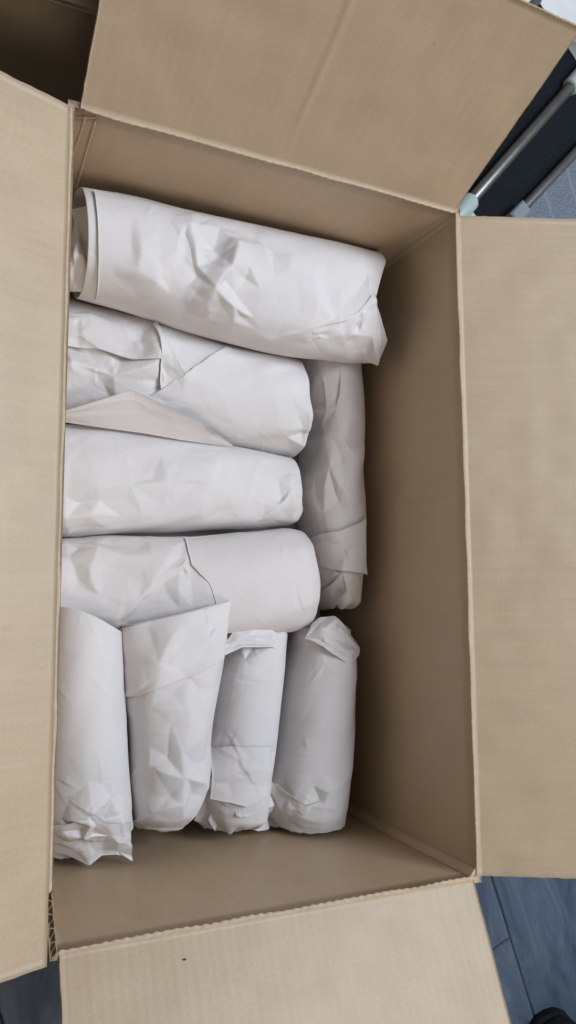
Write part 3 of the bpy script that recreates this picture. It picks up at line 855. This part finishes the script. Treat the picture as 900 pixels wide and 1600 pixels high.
# --- E: smooth long parcel
rE = parcel_root('smooth long paper parcel lying between the pointed-flap parcel and the diagonal-seam parcel')
E = Parcel(rE, [((72, 663), (74, 838), -.176, .046), ((180, 673), (180, 834), -.175, .048), ((290, 688), (290, 830), -.175, .047), ((380, 703), (385, 826), -.177, .044), ((440, 716), (448, 820), -.179, .041)],
           303, M_PAPER[0], n=2.5, coarse=(0.036, 0.0020), fine=(0.014, 0.0), m0=0.09, end_amp=0.006, cap_len=.005, cap_round=.25,
           mask=[(120, 800, .03, 1.3), (430, 790, .03, .9)],
           creases=[[(100, 805, 0.004), (125, 790, -0.004), (150, 760, 0.003)], [(108, 820, 0.003), (140, 800, 0.004), (158, 785, -0.002)],
                    [(205, 756, 0.002), (260, 752, 0.0028), (330, 757, 0.002), (362, 775, 0.0005)], [(205, 756, 0.002), (220, 800, 0.001)],
                    [(395, 815, 0.001), (430, 790, 0.003), (455, 763, 0.0045), (457, 810, 0.002)], [(320, 770, 0.001), (345, 800, -0.0015)]])

# --- G: parcel with a diagonal seam and straight overlap edge
rG = parcel_root('paper parcel with a diagonal seam and a smooth overlapping end')
G = Parcel(rG, [((70, 845), (70, 988), -.176, .044), ((180, 838), (190, 990), -.175, .046), ((290, 838), (300, 990), -.173, .049), ((390, 831), (395, 990), -.172, .051), ((440, 827), (450, 986), -.173, .050), ((458, 830), (470, 978), -.174, .046)],
           404, M_PAPER[1], n=2.5, coarse=(0.034, 0.0020), fine=(0.013, 0.0), m0=0.22, end_amp=0.006, cap_len=.005, cap_round=.25,
           mask=[(120, 880, .03, 1.2), (280, 900, .03, 1.0), (478, 900, .025, 1.0), (470, 840, .02, .8)],
           creases=[[(100, 850, 0.003), (150, 860, 0.004), (140, 890, 0.003), (122, 903, -0.003)], [(150, 845, 0.0), (175, 850, -0.003), (215, 855, -0.002)],
                    [(182, 970, 0.0008), (212, 940, 0.0016), (242, 912, 0.0018), (270, 890, 0.0016), (290, 873, 0.001)], [(196, 972, -0.001), (226, 943, -0.0014), (256, 915, -0.0014), (284, 893, -0.001)], [(280, 925, 0.002), (284, 885, 0.003), (300, 905, -0.001), (320, 925, 0.001)]])
G.patch([[(288, 841), (293, 862), (300, 882), (313, 898), (329, 916), (340, 950), (345, 985)], [(380, 832), (383, 850), (388, 880), (392, 910), (395, 940), (400, 965), (405, 986)],
         [(468, 824), (474, 845), (482, 880), (488, 910), (490, 935), (485, 960), (470, 982)]], 'paper_overlap', lift=0.0004, curl=(0.0003, -0.003, 0, 0), amp=0.0003, seed=4, thick=0.00015)

# --- F: parcel along the right wall
rF = parcel_root('narrow paper parcel lying lengthwise along the right wall, with a folded collar at one end')
Fp = Parcel(rF, [((460, 530), (553, 530), -.176, .040), ((470, 575), (554, 580), -.175, .042), ((484, 640), (556, 640), -.174, .042), ((482, 700), (559, 700), -.174, .043),
                 ((476, 760), (559, 760), -.174, .043), ((482, 830), (560, 830), -.174, .043), ((492, 890), (558, 890), -.176, .041), ((504, 935), (553, 935), -.180, .036)],
            505, M_PAPER[1], n=2.6, coarse=(0.030, 0.0024), fine=(0.012, 0.0), m0=0.16, end_amp=0.004, cap_len=.009, cap_round=.4,
            mask=[(520, 690, .04, .8), (530, 910, .03, 1.2)],
            creases=[[(530, 570, 0.001), (525, 640, 0.003), (533, 675, 0.004), (520, 683, 0.003), (512, 682, 0.003), (490, 705, -0.003), (478, 730, -0.002)],
                     [(490, 670, -0.006), (505, 680, -0.003)], [(533, 675, 0.004), (552, 705, 0.004), (550, 740, 0.002)],
                     [(512, 682, 0.003), (515, 730, 0.003), (510, 800, 0.003), (515, 830, 0.002)], [(528, 780, -0.002), (550, 800, 0.002), (566, 780, 0.0)],
                     [(505, 590, 0.003), (512, 640, 0.004), (505, 665, 0.001)], [(545, 600, 0.0), (548, 650, 0.0035), (543, 690, 0.001)], [(535, 720, 0.0), (540, 770, 0.004), (536, 805, 0.001)], [(495, 740, 0.001), (496, 790, 0.0035), (500, 820, 0.001)],
                     [(500, 925, 0.003), (535, 895, 0.004), (545, 925, 0.002)], [(537, 920, -0.003), (540, 895, 0.002)]])
Fp.patch([[(484, 842), (508, 834), (530, 830), (548, 822), (566, 811)], [(488, 858), (510, 856), (530, 856), (550, 852), (567, 845)], [(491, 872), (508, 884), (525, 891), (548, 894), (567, 898)]],
         'paper_collar', lift=0.0018, curl=(0.0008, 0.003, 0, 0.002), amp=0.0012, seed=6)
Fp.patch([[(492, 876), (505, 884), (520, 890), (534, 895)], [(494, 900), (505, 910), (515, 905), (530, 900)], [(500, 925), (503, 922), (510, 916), (526, 903)]],
         'paper_overlap', lift=0.001, curl=(0, 0.001, 0, 0), amp=0.0004, seed=2, nu=40, nv=40)

# --- H: smooth roll with a twisted skirt
rH = parcel_root('smooth white paper roll with a clean rolled rim and a twisted crumpled skirt end')
H = Parcel(rH, [((58, 948), (188, 985), -.170, .060), ((57, 1050), (191, 1060), -.170, .058), ((56, 1150), (196, 1160), -.170, .056), ((55, 1240), (203, 1245), -.170, .054), ((58, 1285), (206, 1284), -.170, .050)],
           606, M_PAPER[2], n=2.15, low=.0008, coarse=(0.05, 0.0006), fine=(0.014, 0.0), m0=0.10, end_amp=0.006, cap_len=.008, ends=('open', 'cap'), endshift=(lambda t: 0.008 * np.exp(-((t - 1.9) / 0.8) ** 2) - 0.003, lambda t: 0.0 * t),
           mask=[(145, 1280, .025, 3.0)],
           creases=[[(115, 1283, 0.003), (140, 1275, 0.005), (148, 1270, 0.007), (165, 1282, -0.003), (190, 1285, 0.003)], [(120, 1293, -0.006), (145, 1290, 0.004), (160, 1296, -0.006)]])
free_sheet(rH, [[(66, 1290, -.130), (100, 1290, -.122), (125, 1283, -.118), (146, 1272, -.112), (170, 1286, -.117), (203, 1284, -.128)],
                [(66, 1300, -.140), (96, 1303, -.130), (125, 1305, -.132), (150, 1292, -.120), (176, 1305, -.127), (205, 1300, -.134)],
                [(66, 1310, -.150), (100, 1316, -.140), (130, 1330, -.140), (160, 1318, -.138), (185, 1318, -.130), (206, 1322, -.138)],
                [(66, 1325, -.160), (105, 1334, -.152), (140, 1352, -.152), (160, 1338, -.148), (184, 1339, -.142), (207, 1346, -.150)]],
           'paper_skirt', M_PAPER[2], amp=0.0012, seed=12, soft=1)
free_sheet(rH, [[(70, 1318, -.160), (90, 1322, -.158), (110, 1330, -.158), (150, 1335, -.160)],
                [(70, 1336, -.168), (95, 1343, -.166), (112, 1338, -.166), (140, 1345, -.168)]], 'paper_skirt', M_PAPER[1], amp=0.0008, seed=13, nu=30, nv=30)

# --- I: angular parcel with tall flat mouth
rI = parcel_root('angular folded paper parcel with a wide flat slanted mouth, beside the smooth roll')
I_ = Parcel(rI, [((184, 979), (356, 936), -.148, .034, .040), ((187, 1020), (352, 995), -.150, .040, .050), ((192, 1080), (338, 1075), -.158, .046), ((197, 1150), (324, 1150), -.166, .050), ((200, 1220), (320, 1212), -.170, .048), ((204, 1265), (304, 1256), -.172, .044), ((208, 1281), (288, 1278), -.178, .034)],
            707, M_PAPER[0], n=2.5, coarse=(0.034, 0.0020), fine=(0.013, 0.0), m0=0.07, end_amp=0.004, cap_len=.005, cap_round=.25, ends=('open', 'cap'), ck=0.95,
            mask=[(290, 1230, .025, .5)],
            creases=[[(300, 946, 0.004), (290, 980, 0.005), (272, 995, 0.006), (252, 1040, 0.003), (248, 1072, 0.004), (300, 1055, 0.004), (343, 1028, 0.003)],
                     [(195, 1092, 0.002), (222, 1090, 0.001), (248, 1072, 0.004)], [(272, 995, 0.006), (290, 1030, -0.002), (300, 1055, 0.004)],
                     [(295, 1055, 0.002), (290, 1110, 0.003), (284, 1178, 0.004), (286, 1215, 0.006), (284, 1256, 0.006), (240, 1268, 0.003), (205, 1280, 0.004)],
                     [(236, 1200, 0.004), (262, 1186, -0.003), (282, 1178, 0.005), (312, 1152, 0.003)], [(205, 1212, 0.001), (240, 1200, 0.002)],
                     [(284, 1256, 0.006), (300, 1240, -0.002), (318, 1225, 0.004)]])
I_.patch([[(186, 981), (230, 969), (270, 957), (302, 947), (330, 941), (355, 938)], [(188, 1030), (230, 1022), (265, 1015), (298, 1005), (328, 996), (350, 988)],
          [(192, 1088), (225, 1086), (252, 1074), (290, 1058), (322, 1042), (343, 1027)]], 'paper_overlap', lift=0.0012, curl=(0.001, 0.0008, 0, 0.001), amp=0.0016, seed=14)

# --- J
rJ = parcel_root('slim paper parcel with crushed dark-shadowed foot, between the slanted-mouth parcel and the corner parcel')
J = Parcel(rJ, [((350, 992), (446, 992), -.180, .036), ((342, 1040), (441, 1040), -.178, .041), ((332, 1100), (434, 1100), -.177, .043), ((324, 1170), (425, 1170), -.177, .043), ((318, 1230), (417, 1230), -.178, .042), ((320, 1268), (414, 1266), -.181, .038)],
           808, M_PAPER[0], n=2.3, coarse=(0.034, 0.0019), fine=(0.013, 0.0), m0=0.30, end_amp=0.006, cap_len=.010,
           mask=[(400, 1000, .03, 1.4), (360, 1260, .04, 1.8)],
           creases=[[(348, 1056, 0.001), (385, 1052, 0.002), (425, 1064, 0.001)], [(380, 1002, 0.004), (400, 1000, -0.003), (425, 1010, 0.003)],
                    [(333, 1170, 0.003), (345, 1215, 0.004), (340, 1250, 0.003)], [(345, 1215, 0.003), (380, 1202, 0.0015), (415, 1205, 0.003)]])
J.patch([[(338, 1168), (365, 1165), (395, 1165), (424, 1165)], [(344, 1212), (370, 1208), (395, 1205), (418, 1208)], [(343, 1245), (365, 1252), (385, 1258), (412, 1238)]], 'paper_overlap', lift=0.0015, curl=(0, 0.0035, 0.002, 0), amp=0.0008, seed=17, nu=50, nv=50)
free_sheet(rJ, [[(336, 1205, -.150), (345, 1225, -.142), (352, 1250, -.138), (385, 1262, -.138), (412, 1244, -.142), (419, 1240, -.150)],
                [(318, 1240, -.165), (334, 1255, -.150), (350, 1262, -.150), (385, 1272, -.146), (405, 1262, -.150), (420, 1265, -.158)],
                [(306, 1280, -.180), (322, 1290, -.170), (345, 1290, -.168), (372, 1294, -.164), (398, 1288, -.168), (420, 1285, -.176)],
                [(304, 1284, -.192), (318, 1302, -.188), (345, 1296, -.186), (372, 1300, -.186), (398, 1296, -.188), (418, 1292, -.192)]],
           'folded_end', M_PAPER[1], amp=0.003, seed=18, npts=40)
free_sheet(rJ, [[(352, 1000, -.148), (368, 984, -.145), (395, 981, -.144), (426, 986, -.146), (440, 996, -.150)],
                [(350, 1010, -.142), (375, 999, -.140), (400, 995, -.138), (425, 998, -.140), (444, 1006, -.146)],
                [(352, 1024, -.140), (378, 1012, -.137), (400, 1012, -.135), (425, 1012, -.137), (442, 1022, -.143)]], 'folded_end', M_PAPER[0], amp=0.0015, seed=19, nu=40, nv=50)

# --- K
rK = parcel_root('paper parcel with ruffled shoulder standing in the corner by the right wall')
K = Parcel(rK, [((462, 985), (540, 985), -.176, .036), ((454, 1020), (551, 1020), -.175, .043), ((445, 1080), (549, 1080), -.175, .045), ((434, 1150), (546, 1150), -.175, .045), ((426, 1210), (543, 1210), -.176, .044), ((424, 1260), (538, 1260), -.178, .041), ((424, 1285), (535, 1290), -.182, .036)],
           909, M_PAPER[0], n=2.3, coarse=(0.034, 0.0019), fine=(0.013, 0.0), m0=0.30, end_amp=0.005, cap_len=.008,
           mask=[(540, 1000, .03, 1.6), (470, 1270, .04, 1.4)],
           creases=[[(470, 985, 0.003), (495, 998, 0.003), (515, 1005, 0.003), (540, 1025, 0.003)], [(480, 1070, 0.000), (510, 1035, 0.0025), (520, 1020, 0.002)],
                    [(460, 1240, 0.002), (475, 1258, 0.003), (500, 1245, -0.003), (515, 1235, 0.003), (505, 1255, 0.003)], [(430, 1230, 0.003), (455, 1265, 0.004), (500, 1285, 0.003)]])
free_sheet(rK, [[(486, 978, -.148), (500, 966, -.145), (522, 964, -.142), (536, 976, -.142), (556, 1002, -.146)],
                [(480, 986, -.140), (500, 982, -.134), (522, 982, -.130), (540, 994, -.134), (560, 1012, -.142)],
                [(476, 996, -.136), (500, 998, -.130), (520, 1010, -.128), (538, 1020, -.130), (559, 1024, -.140)],
                [(480, 1000, -.134), (500, 1008, -.130), (520, 1022, -.129), (540, 1036, -.132), (548, 1040, -.138)]], 'folded_end', M_PAPER[0], amp=0.0025, seed=20, npts=36)
free_sheet(rK, [[(424, 1222, -.150), (450, 1240, -.136), (480, 1258, -.134), (510, 1248, -.136), (541, 1232, -.150)],
                [(420, 1250, -.164), (450, 1268, -.150), (480, 1280, -.146), (510, 1272, -.147), (540, 1262, -.158)],
                [(410, 1280, -.180), (450, 1288, -.168), (480, 1296, -.163), (510, 1302, -.160), (536, 1294, -.165)],
                [(394, 1298, -.196), (440, 1299, -.186), (480, 1304, -.178), (510, 1309, -.174), (533, 1309, -.174)]], 'folded_end', M_PAPER[0], amp=0.0022, seed=21, npts=36)

# ------------------------------------------------------------------ behind the box: second box, rack, printed sheet, white cabinet, shoe
def simple_box(root, x0, x1, y0, y1, h, t, mat, flaps):
    def slab(name, ax, bx, ay, by, az, bz):
        V = [(x, y, z) for z in (az, bz) for x, y in ((ax, ay), (bx, ay), (bx, by), (ax, by))]
        f = [(3, 2, 1, 0), (4, 5, 6, 7), (0, 1, 5, 4), (1, 2, 6, 5), (2, 3, 7, 6), (3, 0, 4, 7)]
        UV = [(v[0] + v[1], v[2]) for v in V]
        return mesh_obj(name, V, f, mat, root, UV, smooth=False)
    slab('wall', x0, x1, y0, y0 + t, 0, h); slab('wall', x0, x1, y1 - t, y1, 0, h)
    slab('wall', x0, x0 + t, y0 + t, y1 - t, 0, h); slab('wall', x1 - t, x1, y0 + t, y1 - t, 0, h)
    slab('bottom', x0 + t, x1 - t, y0 + t, y1 - t, 0.001, t)
    for a, b, out, ang in flaps:
        a = np.array(a); b = np.array(b); ax = (b - a) / np.linalg.norm(b - a); out = np.array(out, float)
        d = out * math.cos(math.radians(ang)) + np.array([0, 0, math.sin(math.radians(ang))])
        panel('flap', a + d * .002, b + d * .002, b + d * .13, a + d * .13, t, mat, root, nu=30, nv=12, bow=-0.003, jit=.0004, seed=61)
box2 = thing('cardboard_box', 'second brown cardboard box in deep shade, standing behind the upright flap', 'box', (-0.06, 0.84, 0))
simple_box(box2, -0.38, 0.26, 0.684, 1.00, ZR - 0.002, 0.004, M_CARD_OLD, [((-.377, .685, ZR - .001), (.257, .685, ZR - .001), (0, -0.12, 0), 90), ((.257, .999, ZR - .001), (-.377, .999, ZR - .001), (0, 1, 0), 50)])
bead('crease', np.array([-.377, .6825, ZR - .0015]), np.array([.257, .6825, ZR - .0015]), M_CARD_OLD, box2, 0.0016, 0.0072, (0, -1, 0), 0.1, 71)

M_STEEL = mat_plain('brushed_steel', (0.30, 0.295, 0.29), 0.36, 1.0, var=.1, scale=90)
M_DARKST = mat_plain('dark_grey_tube', (0.16, 0.165, 0.17), 0.35, 0.6, var=.1)
M_MINT = mat_plain('pale_mint_plastic', (0.40, 0.49, 0.475), 0.45, var=.05)
M_BLACK = mat_plain('black_fabric', (0.010, 0.013, 0.017), 0.9, var=.25, scale=300, bump=.3, spec=.12)
M_WHITE = mat_plain('white_lacquer', (0.80, 0.80, 0.81), 0.4, var=.03)
M_SHOE = mat_plain('black_leather', (0.008, 0.009, 0.011), 0.7, var=.2, scale=120, bump=.3, spec=.2)
M_SOLE = mat_plain('black_rubber', (0.010, 0.010, 0.012), 0.9, spec=.15)

def tube(name, P, Q, r, mat, parent, m=20, rings=None):
    P, Q = np.asarray(P, float), np.asarray(Q, float)
    ax = (Q - P); L = np.linalg.norm(ax); ax /= L
    e1 = np.cross(ax, (0.1, 0.2, 1)); e1 /= np.linalg.norm(e1); e2 = np.cross(ax, e1)
    th = np.arange(m) / m * 2 * np.pi
    rings = rings or [(0, 0.0), (0, .9), (.002 / L, 1.0), (1 - .002 / L, 1.0), (1, .9), (1, 0.0)]
    V = [P + ax * L * t + (e1 * math.cos(a) + e2 * math.sin(a)) * r * k for t, k in rings for a in th]
    return mesh_obj(name, V, grid_faces(len(rings), m, True), mat, parent)

def rbox(name, c, ex, ey, ez, hx, hy, hz, mat, parent, b=0.002):
    """bevelled block: 3 stacked outlines"""
    V = []
    for z, k in ((-hz, b), (-hz + b, 0), (hz - b, 0), (hz, b)):
        for sx, sy in ((-1, -1), (1, -1), (1, 1), (-1, 1)):
            V.append(c + ex * sx * (hx - k) + ey * sy * (hy - k) + ez * z)
    f = [(3, 2, 1, 0), (12, 13, 14, 15)]
    for r in range(3):
        for j in range(4):
            f.append((r * 4 + j, r * 4 + (j + 1) % 4, r * 4 + 4 + (j + 1) % 4, r * 4 + 4 + j))
    return mesh_obj(name, V, f, mat, parent, smooth=False)

# shoe rack lying behind the box: steel tubes, pale plastic corner pieces, black fabric shelf
zt = -0.15
a1, a2 = onz(728, 322, zt), onz(893, 134, zt)
dirt = (a2 - a1) / np.linalg.norm(a2 - a1)
side = np.cross(dirt, (0, 0, 1)); upv = np.array([0, 0, 1.0])
rack = thing('shoe_rack', 'steel tube rack with pale mint plastic joints and black fabric, behind the box corner', 'rack', (a1[0], a1[1], 0))
tube('tube', a1, a2, 0.0076, M_STEEL, rack)
far = a2 + dirt * 0.045
tube('joint', a2 - dirt * 0.006, far, 0.0115, M_MINT, rack, rings=[(0, 0), (0, .86), (.06, 1), (.94, 1), (1, .86), (1, 0)])
tube('joint', a1 - dirt * 0.03, a1 + dirt * 0.012, 0.0115, M_MINT, rack, rings=[(0, 0), (0, .86), (.06, 1), (.94, 1), (1, .86), (1, 0)])
rbox('joint_plate', a1 + side * 0.018 - upv * .006 - dirt * .004, dirt, side, upv, 0.012, 0.018, 0.003, M_MINT, rack)
for e in (a1 - dirt * .022, far - dirt * .008):                  # legs carry the frame to the floor
    tube('leg', np.array([e[0], e[1], 0.0]), e - upv * 0.009, 0.0078, M_STEEL, rack)
zt2 = zt - 0.02
b1_, b2_ = onz(805, 338, zt2), onz(905, 232, zt2)
d2 = (b2_ - b1_) / np.linalg.norm(b2_ - b1_)
tube('tube', b1_, b2_ + d2 * 0.12, 0.0065, M_DARKST, rack)
rbox('joint_plate', b1_ + d2 * .004, d2, np.cross(d2, (0, 0, 1)), upv, 0.016, 0.009, 0.009, mat_plain('grey_plastic', (.20, .24, .28), .4), rack)
for e in (b1_ - d2 * .004, b2_ + d2 * .11):
    tube('leg', np.array([e[0], e[1], 0.0]), e - upv * 0.006, 0.0065, M_DARKST, rack)
# fabric between the tubes sags a little
n = 30
t = np.linspace(0, 1, n)[:, None, None]; w = np.linspace(0, 1, n)[None, :, None]
b2x = b2_ + d2 * .12
Fb = (a1 * (1 - t) + far * t) * (1 - w) + (b1_ * (1 - t) + b2x * t) * w
Fb = Fb - upv * (0.006 + 0.010 * np.sin(np.pi * w)) + upv * (0.002 * vnoise(5, t[..., 0] * 0.3 + 0 * w[..., 0], w[..., 0] * .15 + 0 * t[..., 0], .04))[..., None]
sheet_mesh('fabric_shelf', Fb, np.broadcast_to(upv, Fb.shape), rack, M_BLACK, 0.001)
# fabric on the other side runs back under the flap
c1 = a1 - side * 0.11 + dirt * .05; c2 = far - side * 0.11 + dirt * .04
Fb2 = (a1 * (1 - t) + far * t) * (1 - w) + (c1 * (1 - t) + c2 * t) * w - upv * (0.006 + 0.02 * w)
sheet_mesh('fabric_shelf', Fb2, np.broadcast_to(upv, Fb2.shape), rack, M_BLACK, 0.001)
tube('tube', c1 - upv * .026, c2 - upv * .026, 0.0065, M_DARKST, rack)
for e in (c1, c2): tube('leg', np.array([e[0], e[1], 0.0]), e - upv * 0.026, 0.0065, M_DARKST, rack)

# printed sheet
def mat_print():
    m, nt, N, L, B = new_mat('printed_paper')
    uv = N.new('ShaderNodeUVMap'); mp = N.new('ShaderNodeMapping')
    L.new(uv.outputs['UV'], mp.inputs['Vector'])
    wv = N.new('ShaderNodeTexWave'); wv.bands_direction = 'Y'; wv.inputs['Scale'].default_value = 6.2832 / 0.0042 / 20
    L.new(mp.outputs[0], wv.inputs['Vector'])
    st = N.new('ShaderNodeMapping'); st.inputs['Scale'].default_value = (520, 240, 1); L.new(mp.outputs[0], st.inputs['Vector'])
    n1 = N.new('ShaderNodeTexNoise'); n1.inputs['Scale'].default_value = 1; n1.inputs['Detail'].default_value = 1; L.new(st.outputs[0], n1.inputs['Vector'])
    c = N.new('ShaderNodeTexWave'); c.bands_direction = 'X'; c.inputs['Scale'].default_value = 6.2832 / 0.052 / 20
    L.new(mp.outputs[0], c.inputs['Vector'])
    r1 = ramp(N, [(0.45, (0, 0, 0)), (0.6, (1, 1, 1))]); L.new(wv.outputs['Fac'], r1.inputs['Fac'])
    r2 = ramp(N, [(0.40, (0, 0, 0)), (0.52, (1, 1, 1))]); L.new(n1.outputs['Fac'], r2.inputs['Fac'])
    r3 = ramp(N, [(0.012, (0, 0, 0)), (0.03, (1, 1, 1))]); L.new(c.outputs['Fac'], r3.inputs['Fac'])
    p1 = N.new('ShaderNodeMath'); p1.operation = 'MULTIPLY'; L.new(r1.outputs['Color'], p1.inputs[0]); L.new(r2.outputs['Color'], p1.inputs[1])
    p2 = N.new('ShaderNodeMath'); p2.operation = 'MULTIPLY'; L.new(p1.outputs[0], p2.inputs[0]); L.new(r3.outputs['Color'], p2.inputs[1])
    mx = N.new('ShaderNodeMix'); mx.data_type = 'RGBA'
    mx.inputs['A'].default_value = (0.19, 0.22, 0.275, 1); mx.inputs['B'].default_value = (0.07, 0.083, 0.105, 1)
    L.new(p2.outputs[0], mx.inputs['Factor']); L.new(mx.outputs['Result'], B.inputs['Base Color'])
    B.inputs['Roughness'].default_value = 0.7
    return m
zn = -ZR + 0.004
pr = [onz(790, 420, zn), onz(1010, 300, zn), onz(960, 130, zn), onz(740, 260, zn)]
tt = np.linspace(0, 1, 30)[:, None, None]; ww = np.linspace(0, 1, 30)[None, :, None]
NP = pr[0] * (1 - tt) * (1 - ww) + pr[1] * tt * (1 - ww) + pr[2] * tt * ww + pr[3] * (1 - tt) * ww
NP[..., 2] += 0.0012 + 0.002 * np.abs(vnoise(8, tt[..., 0] * .3 + 0 * ww[..., 0], ww[..., 0] * .25 + 0 * tt[..., 0], .07))
np_o = sheet_mesh('newspaper', NP - np.array([pr[0][0], pr[0][1], 0]), np.broadcast_to(upv, NP.shape), None, mat_print(), 0.0008)
np_o.location = (pr[0][0], pr[0][1], 0)
l = np_o.data.uv_layers.new(name='UVMap')
li = np.zeros(len(np_o.data.loops), dtype=np.int32); np_o.data.loops.foreach_get('vertex_index', li)
uvv = np.stack([(tt[..., 0] + 0 * ww[..., 0]) * .30, (ww[..., 0] + 0 * tt[..., 0]) * .25], -1).reshape(-1, 2)
l.data.foreach_set('uv', np.concatenate([uvv, uvv]).astype(np.float32)[li].ravel())
np_o['label'] = 'blue-grey printed newspaper sheet lying on the floor beside the steel tube rack'; np_o['category'] = 'newspaper'

# flat white box seen past the tip of the upright flap
wp = onz(900, 47, -ZR + 0.06)
wb = thing('white_box', 'flat white box whose edge shows past the tip of the upright flap', 'box', (wp[0] + .02, wp[1] + .16, 0))
ex = np.array([1.0, 0, 0]); ey = np.array([0, 1.0, 0]); cc = np.array([wp[0] + .02, wp[1] + .16, 0])
rbox('body', cc + upv * 0.021, ex, ey, upv, 0.296, 0.156, 0.021, M_WHITE, wb)
rbox('lid', cc + upv * 0.0485, ex, ey, upv, 0.30, 0.16, 0.0115, M_WHITE, wb)

# shoe toe at the lower right
tp = onz(874, 1598, -ZR + 0.03)
shoe = thing('shoe', 'black shoe on the blue-grey floor, only its rounded toe showing', 'shoe', (tp[0], tp[1], 0))
def shoe_shape(name, mat, prof):
    """prof: (distance back from toe, half width, bottom z, top z)"""
    m = 28; V = []
    fw = np.array([-0.12, 1.0, 0]); fw /= np.linalg.norm(fw); sd = np.array([fw[1], -fw[0], 0])
    for dd, hw, z0, z1 in prof:
        for k in range(m):
            an = k / m * 2 * np.pi; c, s_ = math.cos(an), math.sin(an)
            x = hw * np.sign(c) * abs(c) ** .75; z = (z0 + z1) / 2 + (z1 - z0) / 2 * np.sign(s_) * abs(s_) ** .75
            V.append(tp * np.array([1, 1, 0]) - fw * dd + sd * (x + 0.012 * (dd / .28) ** 2) + upv * z)
    return mesh_obj(name, V, grid_faces(len(prof), m, True), mat, shoe)
shoe_shape('sole', M_SOLE, [(-.004, .001, 0, .012), (-.003, .018, 0, .014), (.004, .030, 0, .015), (.02, .041, 0, .016), (.06, .047, 0, .016), (.12, .042, 0, .016), (.2, .035, 0, .022), (.26, .034, 0, .026), (.285, .022, 0, .026), (.288, .001, 0, .026)])
shoe_shape('upper', M_SHOE, [(.0, .001, .014, .022), (.0015, .017, .013, .034), (.008, .028, .013, .042), (.02, .038, .013, .050), (.06, .044, .013, .062), (.10, .041, .013, .078), (.14, .037, .014, .095), (.2, .033, .018, .100), (.26, .031, .02, .105), (.279, .020, .022, .10), (.281, .001, .024, .095)])
for k in range(4):
    fw = np.array([-0.12, 1.0, 0]); fw /= np.linalg.norm(fw); sd = np.array([fw[1], -fw[0], 0])
    p = tp * np.array([1, 1, 0]) - fw * (.075 + k * .017) + upv * (.070 + k * .0078)
    tube('lace', p - sd * .018, p + sd * .018, .002, M_SOLE, shoe, m=8)
